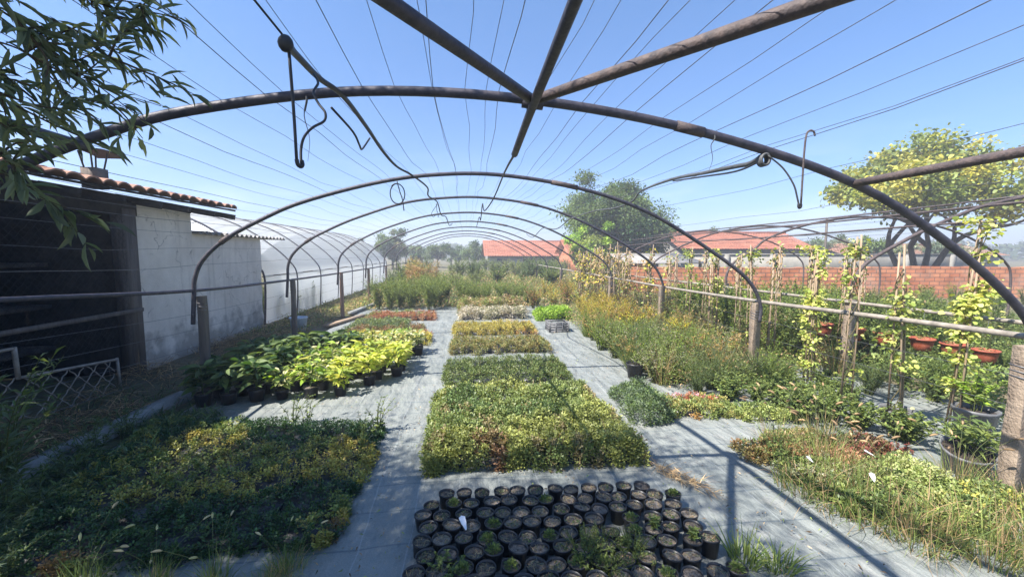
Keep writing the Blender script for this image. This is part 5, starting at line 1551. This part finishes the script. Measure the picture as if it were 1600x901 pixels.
# ------------------------------------------------------------------ stuff: dry grass heap, low ground cover
def tangle(x0, x1, y0, y1, n, cols, h, L, W, name, lab=None, seed=1, mat='dry', up=.35):
    x = rng.uniform(x0, x1, n); y = rng.uniform(y0, y1, n)
    keep = fbm(x * 1.3, y * 1.3, seed) > .36
    x, y = x[keep], y[keep]; n = len(x)
    zb = h * fbm(x * 2.2, y * 2.2, seed + 2) * rng.uniform(0, 1, n)
    g = G().blades(np.stack([x, y, zb], 1), rand_dir(n, 0, 1) * (1, 1, up) + (0, 0, .15), L * rng.uniform(.4, 1.2, n), W, pal(n, cols, .25), rng.uniform(.2, 1.3, n), 4)
    return tag(g.build(name, mat), kind='stuff')
tangle(-4.55, -3.35, 3.2, 8.6, 5200, BRN + HAY, .34, .30, .007, 'dry_grass', seed=2)
tangle(-4.4, -3.3, 8.4, 16, 5200, BRN + HAY + LITE, .25, .22, .010, 'dry_weeds', seed=4)
tangle(-4.5, -3.0, 1.8, 5.6, 3200, MID + BRN + DK, .14, .18, .007, 'green_weeds', seed=6, mat='leaf', up=.6)
tangle(-3.35, -2.55, 2.0, 4.6, 5200, MID + DK + BLUE, .16, .15, .011, 'green_weeds', seed=16, mat='leaf', up=.8)
def lowcover(x0, x1, y0, y1, n, cols, h, L, name, seed=3, kind='lance'):
    x = rng.uniform(x0, x1, n); y = rng.uniform(y0, y1, n)
    f = fbm(x * .7, y * .7, seed)
    z = h * (f * 1.3 - .1).clip(.05) * rng.uniform(.1, 1, n)
    ls = L * rng.uniform(.6, 1.3, n)
    C = pal(n, cols, .25)
    return tag(G().leaves(np.stack([x, y, z], 1), rand_dir(n, 0, 1), ls, ls * .35, C, kind).build(name, 'leaf'), kind='stuff')
lowcover(4.1, 13, 8.5, 15.5, 30000, LITE + MID + HAY, .55, .09, 'undergrowth')
lowcover(5.05, 13, 2.6, 8.6, 46000, LITE + MID, .5, .07, 'ground_cover', 5)
lowcover(2.45, 4.3, 4.7, 12.3, 26000, LITE + MID + HAY, .42, .05, 'low_greenery', 25)
lowcover(4.2, 5.5, 5.4, 13.0, 18000, LITE + MID + HAY, .5, .06, 'low_greenery', 26)
lowcover(-3.3, 5.0, 12.6, 30, 40000, LITE + MID + HAY, .6, .10, 'wild_plants', 9)
lowcover(-4.6, -3.3, 8.6, 26, 12000, LITE + HAY + MID, .28, .06, 'weeds', 12)
lowcover(4, 34, 16, 30, 30000, LITE + MID + HAY, .7, .16, 'rough_grass', 14)
n = 9000
x = rng.uniform(-3.0, 5.4, n); y = 1.6 + 11 * rng.uniform(0, 1, n) ** 1.6
kp = fbm(x * 1.1, y * 1.1, 41) > .45
x, y = x[kp], y[kp]; n = len(x)
g = G()
ls = rng.uniform(.006, .038, n)
g.leaves(np.stack([x, y, np.full(n, .034) + .0 * x], 1), rand_dir(n, -.02, .12), ls, ls * .25, pal(n, HAY + BRN + LITE, .3))
tag(g.build('fallen_leaves', 'dry'), kind='stuff')

# ------------------------------------------------------------------ tall beds and bushes farther back
tallg = [plant('tall_plant', .95, .4, 26, 60, .085, .018, LITE + LITE + MID, w=None) for _ in range(2)]
for x, y in area(-2.7, -.6, 12.4, 15.5, 24, .38):
    place(tallg[rng.integers(2)], USED, (x, y, 0), rng.uniform(0, 6), rng.uniform(.85, 1.15), 'tall green plant in the dense bed behind the rusty red block', 'plant', 'tall green plants in the far left bed')
for x, y in area(-.2, 2.2, 12.8, 15.0, 18, .38):
    place(tallg[rng.integers(2)], USED, (x, y, 0), rng.uniform(0, 6), rng.uniform(.75, 1.0), 'tall green plant in the dense bed behind the straw-coloured block', 'plant', 'tall green plants in the far middle bed')
rdry = [plant('dry_shrub', 1.0, .45, 30, 46, .08, .02, RED + HAY + LITE)]
for x, y in area(2.0, 4.0, 12.2, 15, 9, .5):
    place((rdry + orshrub)[rng.integers(3)], USED, (x, y, 0), rng.uniform(0, 6), rng.uniform(.8, 1.05), 'russet and green tall shrub beyond the lime-green square', 'shrub', 'russet shrubs beyond the lime square')
corn = [plant('dry_maize', 1.9, .25, 5, 34, .32, .035, [(.25, .16, .09), (.28, .20, .11), (.2, .2, .08)], curve=.1, droop=.6)]
for x, y in area(-2.6, -1.4, 17.5, 20.5, 10, .4):
    place(corn[0], USED, (x, y, 0), rng.uniform(0, 6), rng.uniform(.8, 1.05), 'dry brown maize plant standing behind the tall green bed', 'maize', 'dry maize plants')
bush = [plant('bush', 1.7, .9, 40, 90, .13, .06, MID + LITE) , plant('bush', 1.6, .9, 40, 90, .12, .055, LITE + LITE + GREY), plant('bush', 1.8, .8, 40, 80, .12, .05, BLUE + MID)]
for x, y in area(-3.4, 5.0, 19, 30, 22, 1.0):
    place(bush[rng.integers(3)], USED, (x, y, 0), rng.uniform(0, 6), rng.uniform(.55, .9), 'wild green bush in the overgrown far end of the garden', 'bush', 'bushes at the far end')
for x, y in area(0.5, 13.5, 33.5, 40, 24, 1.0):
    place(bush[rng.integers(3)], USED, (x, y, 0), rng.uniform(0, 6), rng.uniform(.6, .95), 'hazy green bush in front of the far orange-red roofed house', 'bush', 'bushes before the far house')
for x, y in area(5.0, 13, 17, 27, 12, 1.2):
    place(bush[rng.integers(3)], USED, (x, y, 0), rng.uniform(0, 6), rng.uniform(.5, .75), 'green bush in the yard between brick wall and red roofs', 'bush', 'bushes in the yard')
for x, y in area(-7.5, -5.2, 11, 24, 14, .9):
    place(tallg[rng.integers(2)], USED, (x, y, 0), rng.uniform(0, 6), rng.uniform(.7, 1.1), 'green plant seen faintly through the film of the tunnel', 'plant', 'plants inside the film tunnel')
for x, y in [(-5.1, 11.2), (-5.2, 11.8), (-5.1, 12.4), (-5.2, 13.0), (-5.1, 13.6), (-5.15, 14.2)]:
    place(grshr[rng.integers(2)], USED, (x, y, 0), rng.uniform(0, 6), rng.uniform(.7, .85), 'green plant pressing against the inside of the film wall', 'plant', 'plants against the film wall')

# ------------------------------------------------------------------ trees
def tree(name, locn, H, R, trunk_h, cols, nleaf, L, label, cat='tree', ncl=40, squash=.8, trunk_r=.22, W=.55, patchcols=None, bare=0, flat=0.0, stems=1, cfun=None, hollow=.0, sg=(.14, .26)):
    e = empty(name, locn, label=label, cat=cat)
    t = G()
    cl_ = []
    cz = trunk_h + (H - trunk_h) * .5
    for k in range(ncl):
        d = rand_dir(1, -1, 1)[0]
        rr = rng.uniform(hollow, 1) ** .45
        rr *= .68 + .5 * float(vnoise(math.atan2(d[1], d[0]) * 1.4 + locn[0], d[2] * 2.2 + 5, 17))
        c = np.array([d[0] * R * rr, d[1] * R * rr, cz + d[2] * (H - trunk_h) * .5 * rr * squash])
        if flat: c[2] = trunk_h + (H - trunk_h) * (flat + (1 - flat) * rng.uniform(0, 1)) - .13 * (c[0] ** 2 + c[1] ** 2) ** .5 / R * (H - trunk_h)
        cl_.append(c)
    cl_ = np.array(cl_)
    bases = []
    for s in range(stems):
        a = rng.uniform(0, 2 * PI)
        b = np.array([.25 * math.cos(a), .25 * math.sin(a), -.1]) * (stems > 1) + np.array([0, 0, -.1])
        tp = np.array([.35 * math.cos(a), .35 * math.sin(a), 0]) * (1 if stems > 1 else .3) + np.array([0, 0, trunk_h + (H - trunk_h) * .25])
        p = smoothpath([b, (b + tp) / 2 + rng.normal(0, .06, 3), tp], 5)
        t.tube(p, np.linspace(trunk_r, trunk_r * .55, len(p)), 9)
        bases.append(tp)
    t.build('trunk', 'bark', e, True)
    br = G()
    extra = [np.array([rng.normal(0, R * .5), rng.normal(0, R * .5), trunk_h + rng.uniform(0, .5) * (H - trunk_h)]) for _ in range(bare)]
    for c in list(cl_) + extra:
        b = bases[rng.integers(len(bases))]
        st_ = b * rng.uniform(.75, 1.0)
        m = st_ * .45 + c * .55 + rng.normal(0, .12, 3) * R * .3
        p = smoothpath([st_, m, c], 4)
        br.tube(p, np.linspace(trunk_r * .28, trunk_r * .05, len(p)), 5, cap=False)
        for _ in range(2 if not bare else 4):
            j = rng.integers(3, len(p)); q = p[j] + rand_dir(1, -.4, .8)[0] * R * .22
            br.tube([p[j], (p[j] + q) / 2 + rng.normal(0, .03, 3), q], [trunk_r * .09, trunk_r * .06, trunk_r * .03], 4, cap=False)
    br.build('branches', 'bark', e, True)
    k = rng.integers(0, ncl, nleaf)
    sig = R * rng.uniform(sg[0], sg[1], ncl)
    off = rng.normal(0, 1, (nleaf, 3)); off = unit(off) * np.minimum(np.abs(rng.normal(.75, .35, nleaf)), 1.5)[:, None]
    P = cl_[k] + off * sig[k][:, None] * (1, 1, .7)
    D = unit(off + rng.normal(0, .7, (nleaf, 3)) + (0, 0, -.15))
    cc = pal(ncl, cols, .12)
    if patchcols is not None:
        m = rng.uniform(0, 1, ncl) < .35
        cc[m] = pal(int(m.sum()), patchcols, .12)
    C = cc[k] * (1 + rng.normal(0, .2, (nleaf, 1)))
    ls = L * rng.uniform(.6, 1.25, nleaf)
    G().leaves(P, D, ls, ls * W, np.clip(C, .01, .7), 'lance', .2).build('crown', 'leaf', e)
    return e
tree('broadleaf_tree', (10.2, 28.2, 0), 7.2, 3.9, .7, DK + DK + MID, 52000, .21, 'large full green tree standing beyond the bare frames by the red roofs', ncl=95, squash=.95, trunk_r=.25, patchcols=MID)
tree('broadleaf_tree', (7.6, 25.5, 0), 4.0, 1.7, .6, LITE + LIME, 7000, .16, 'bright green small tree at the foot of the large green tree', ncl=24, trunk_r=.1)
def spreading_tree(locn, label):
    """multi-stemmed tree: limbs fork again and again, leaves only at the high tips"""
    e = empty('catalpa_tree', locn, label=label, cat='tree')
    e.scale = (1.08, 1.08, 1.30)
    tg, bg_ = G(), G()
    tips = []
    def grow(p, d, L, r, depth):
        d = d / np.linalg.norm(d)
        mid = p + d * L * .5 + rng.normal(0, .06, 3) * L
        q = p + d * L + np.array([0, 0, .04 * L])
        (tg if depth == 5 else bg_).tube(smoothpath([p, mid, q], 3), np.linspace(r, r * .62, 7), 8 if depth > 3 else 5, cap=False)
        if depth == 0:
            tips.append(q); return
        for k in range(3 if depth in (4, 3) else 2):
            nd = d * .75 + rand_dir(1, -.35, .65)[0] * (.85, .85, .55)
            nd[2] += .10 if q[2] < 4.0 else -.10
            nd = nd * np.array([1.08, 1.08, .8])
            grow(q, nd, L * rng.uniform(.66, .88), r * .62, depth - 1)
        if depth <= 2 and rng.uniform() < .5: tips.append(mid)
    for a in (0.3, 2.3, 3.6, 5.2):
        grow(np.array([.18 * math.cos(a), .18 * math.sin(a), -.1]), np.array([.5 * math.cos(a), .5 * math.sin(a), 1.0]), 1.75, .15, 5)
    tips = np.array(tips)
    print('catalpa', len(tips), tips.min(0), tips.max(0))
    tg.build('trunk', 'bark', e, True); bg_.build('branches', 'bark', e, True)
    hi = tips[(tips[:, 2] > 2.5 + .4 * rng.normal(0, 1, len(tips)))]
    n = len(hi) * 84
    k = np.repeat(np.arange(len(hi)), 84)
    P = hi[k] + rng.normal(0, .24, (n, 3)) * (1, 1, .7)
    C = pal(len(hi), LITE + [(.26, .28, .06), (.36, .34, .07), (.32, .32, .10)], .15)[k] * (1 + rng.normal(0, .2, (n, 1)))
    ls = .155 * rng.uniform(.5, 1.2, n)
    G().leaves(P, rand_dir(n, -.7, .5), ls, ls * .7, np.clip(C, .01, .7), 'round', .3).build('crown', 'leaf', e)
spreading_tree((21.3, 17.6, 0), 'open tree with yellow-green leaves and bare lower branches above the brick wall')
tree('broadleaf_tree', (-7.9, 46, 0), 4.6, 2.0, .5, GREY + BLUE + MID, 9000, .22, 'pale grey-green tree beyond the end of the film tunnel', ncl=34, trunk_r=.15)
tree('broadleaf_tree', (-11.2, 47, 0), 3.3, 1.3, .5, GREY + BLUE, 4000, .2, 'small grey-green tree left of the pale grey-green tree', ncl=20, trunk_r=.1)
farspots = [(-5.5, 52, 2.9), (-3.2, 50, 3.2), (-1.0, 53, 2.8), (1.0, 49, 3.3), (-2.0, 58, 3.4), (2.6, 52, 3.0), (-7, 60, 3.2), (4.4, 54, 3.4)]
for i, (x, y, hh) in enumerate(farspots):
    tree('far_tree', (x, y, 0), hh, 1.7, .4, MID + BLUE + DK, 2600, .24, 'dark green tree in the far row beyond the tunnel end', ncl=16, trunk_r=.12)['group'] = 'far row of trees'
for x, y, hh in [(21.0, 38, 4.2), (24, 37, 4.4), (27, 38, 4.0), (30.5, 33, 3.8), (34, 34, 3.6), (29, 27, 3.2), (38, 30, 3.4)]:
    tree('far_tree', (x, y, 0), hh, 2.1, .6, BLUE + MID + GREY, 3600, .22, 'greyish green tree behind the low red roofs', ncl=20, trunk_r=.12)['group'] = 'trees behind the red roofs'
tp = empty('utility_pole', (22.5, 24, 0), label='thin pole standing among the bare branches of the yellow-leaved tree', cat='pole')
G().tube([(0, 0, 0), (0, 0, 3.9)], .07, 8).build('pole_shaft', 'wood', tp)
G().box((0, 0, 3.7), (.9, .07, .08)).build('cross_arm', 'wood', tp)
# distant tree line that closes the view
n = 26000
a = rng.uniform(-1.3, 1.35, n); dist = rng.uniform(140, 190, n)
x = np.sin(a) * dist; y = np.cos(a) * dist
hh = 5.5 * (.35 + .8 * fbm(a * 26, a * 0, 3))
z = hh * rng.uniform(0, 1, n) ** .8
ls = rng.uniform(.8, 1.8, n)
tag(G().leaves(np.stack([x, y, z], 1), rand_dir(n, -.3, .8), ls, ls * .7, pal(n, [(.06, .09, .05), (.08, .11, .06), (.05, .08, .05)], .2)).build('distant_woods', 'leaf'), kind='stuff')

rng = np.random.default_rng(5)
# the tree overhead: trunk out of the picture, crown over the near ground, sprays hanging into view
TB = np.array([-3.7, .2, 0])
e = empty('willow_tree', tuple(TB), label='overhanging tree with long narrow leaves drooping into the top left corner', cat='tree')
t = G()
p = smoothpath([(-3.7, .2, -.1), (-3.62, .3, 1.2), (-3.4, .45, 2.4), (-3.2, .5, 3.4)], 5) - TB
t.tube(p, np.linspace(.17, .11, len(p)), 10).build('trunk', 'bark', e, True)
clus, br = [], G()
for k in range(92):
    for _ in range(80):
        c = np.array([rng.uniform(-7.6, -.9), rng.uniform(-2.0, 2.5), rng.uniform(3.4, 6.8)])
        ok = ((c[0] + 4.3) / 3.1) ** 2 + ((c[1] - .3) / 2.2) ** 2 + ((c[2] - 5.1) / 1.6) ** 2 < 1
        # keep the picture's sky open: nothing lower than the view cone
        z = c[1] * .994 + c[0] * .11
        if ok and (z < -.3 or (c[2] - 1.7) > .66 * z + .75 or c[0] < -1.5 * z - .6): break
    clus.append(c)
clus = np.array(clus)
forks = [np.array(q) for q in ((-3.2, .5, 3.3), (-2.6, .6, 3.7), (-3.8, .4, 3.8), (-3.0, .0, 3.9))]
for q in forks[1:]:
    br.tube(smoothpath([(-3.4, .45, 2.5), (q + np.array([-3.4, .45, 2.5])) / 2 + (0, 0, .1), q], 4) - TB, np.linspace(.09, .05, 9), 7)
for c in clus:
    f = min(forks, key=lambda q: np.linalg.norm(q - c))
    br.tube(smoothpath([f, (f + c) / 2 + rng.normal(0, .08, 3) + (0, 0, .1), c], 4) - TB, np.linspace(.03, .006, 9), 5, cap=False)
br.build('branches', 'bark', e, True)
LG, TG = G(), G()
WIL = [(.085, .115, .075), (.105, .135, .09), (.125, .155, .11)]
def spray(pts, n, L=.092, W=.019, hang=.5, sd=.02):
    q = smoothpath(pts, 8)
    TG.tube(q - TB, np.linspace(.005, .0015, len(q)), 5, (.09, .07, .05), cap=False)
    s = np.linspace(.08, 1, n) + rng.normal(0, .01, n); s = np.clip(s, 0, 1)
    idx = s * (len(q) - 1); i0 = np.minimum(idx.astype(int), len(q) - 2); fr = (idx - i0)[:, None]
    P = q[i0] * (1 - fr) + q[i0 + 1] * fr
    T_ = unit(q[i0 + 1] - q[i0])
    D = T_ * .7 + rng.normal(0, .55, (n, 3)) + np.array([0, 0, -hang * .5])
    ls = L * rng.uniform(.55, 1.2, n)
    LG.leaves(P - TB + rng.normal(0, sd, (n, 3)) * .3, D, ls, W * rng.uniform(.7, 1.2, n), pal(n, WIL, .2), 'broad', .18)
SPR = [[(-1.70,1.70,2.69), (-1.56,1.80,2.58), (-1.41,1.90,2.48), (-1.28,2.00,2.37)],
 [(-1.70,1.70,2.61), (-1.53,1.75,2.45), (-1.39,1.80,2.34), (-1.28,1.90,2.22)],
 [(-1.62,1.60,2.43), (-1.53,1.70,2.40), (-1.44,1.75,2.27), (-1.32,1.80,2.14)],
 [(-1.63,1.80,2.76), (-1.51,1.90,2.71), (-1.28,1.90,2.69), (-1.19,2.00,2.68)],
 [(-1.49,1.50,2.61), (-1.50,1.60,2.52), (-1.48,1.70,2.45), (-1.38,1.75,2.45)],
 [(-1.63,1.60,2.27), (-1.53,1.60,2.13), (-1.48,1.60,2.12), (-1.39,1.60,2.09)],
 [(-1.75,1.70,2.18), (-1.64,1.70,2.05), (-1.60,1.70,2.00), (-1.57,1.70,1.92)],
 [(-1.46,1.80,2.81), (-1.44,1.90,2.72), (-1.33,1.90,2.63), (-1.33,1.95,2.58)],
 [(-1.79,1.80,2.83), (-1.63,1.80,2.56), (-1.53,1.90,2.40), (-1.36,2.10,2.36)],
 [(-1.81,1.80,2.57), (-1.71,1.80,2.37), (-1.59,1.80,2.31), (-1.51,1.85,2.19)]]
for sidx, s in enumerate(SPR):
    s = np.array(s)
    up_ = s[0] + (s[0] - s[1]) * 1.2 + (-.1, -.1, .35)
    spray(np.concatenate([[s[0] + (-.25, -.35, .75)], [up_ * .4 + s[0] * .6], s]), 40)
    for _ in range(3):     # side twigs
        a, b = s[rng.integers(0, 3)], s[-1]
        m = a * .5 + b * .5 + rng.normal(0, .10, 3)
        m[2] = max(m[2], 2.12)
        spray([a, (a + m) / 2 + rng.normal(0, .03, 3), m], 14)
for s in ([(-2.9, 2.1, 2.62), (-2.43, 2.30, 2.20), (-2.22, 2.30, 2.10), (-2.09, 2.35, 1.97), (-1.86, 2.40, 1.87)], [(-2.9, 2.1, 2.5), (-2.38, 2.30, 2.14), (-2.17, 2.30, 2.06), (-2.02, 2.35, 1.91), (-1.96, 2.40, 1.73)]):
    spray(s, 30, .125, .036)
for c in clus:             # leaves of the crown itself
    n = 470
    P = c + rng.normal(0, .30, (n, 3)) * (1, 1, .75)
    # leave the view clear
    z = P[:, 1] * .994 + P[:, 0] * .11
    ok = (z < .15) | ((P[:, 2] - 1.7) > .66 * z) | (P[:, 0] < -1.45 * z)
    P = P[ok]; n = len(P)
    D = rng.normal(0, .6, (n, 3)) + (0, 0, -.35)
    ls = .105 * rng.uniform(.6, 1.2, n)
    LG.leaves(P - TB, D, ls, .030, pal(n, WIL, .2), 'lance', .15)
TG.build('twigs', 'dry', e)
LG.build('crown', 'leaf', e)

# prototypes that were never set out are removed
def wipe(o):
    for c in list(o.children): wipe(c)
    bpy.data.objects.remove(o)
for o in [o for o in COL.objects if o.parent is None and o.type in ('EMPTY', 'MESH') and 'label' not in o and 'kind' not in o]:
    wipe(o)
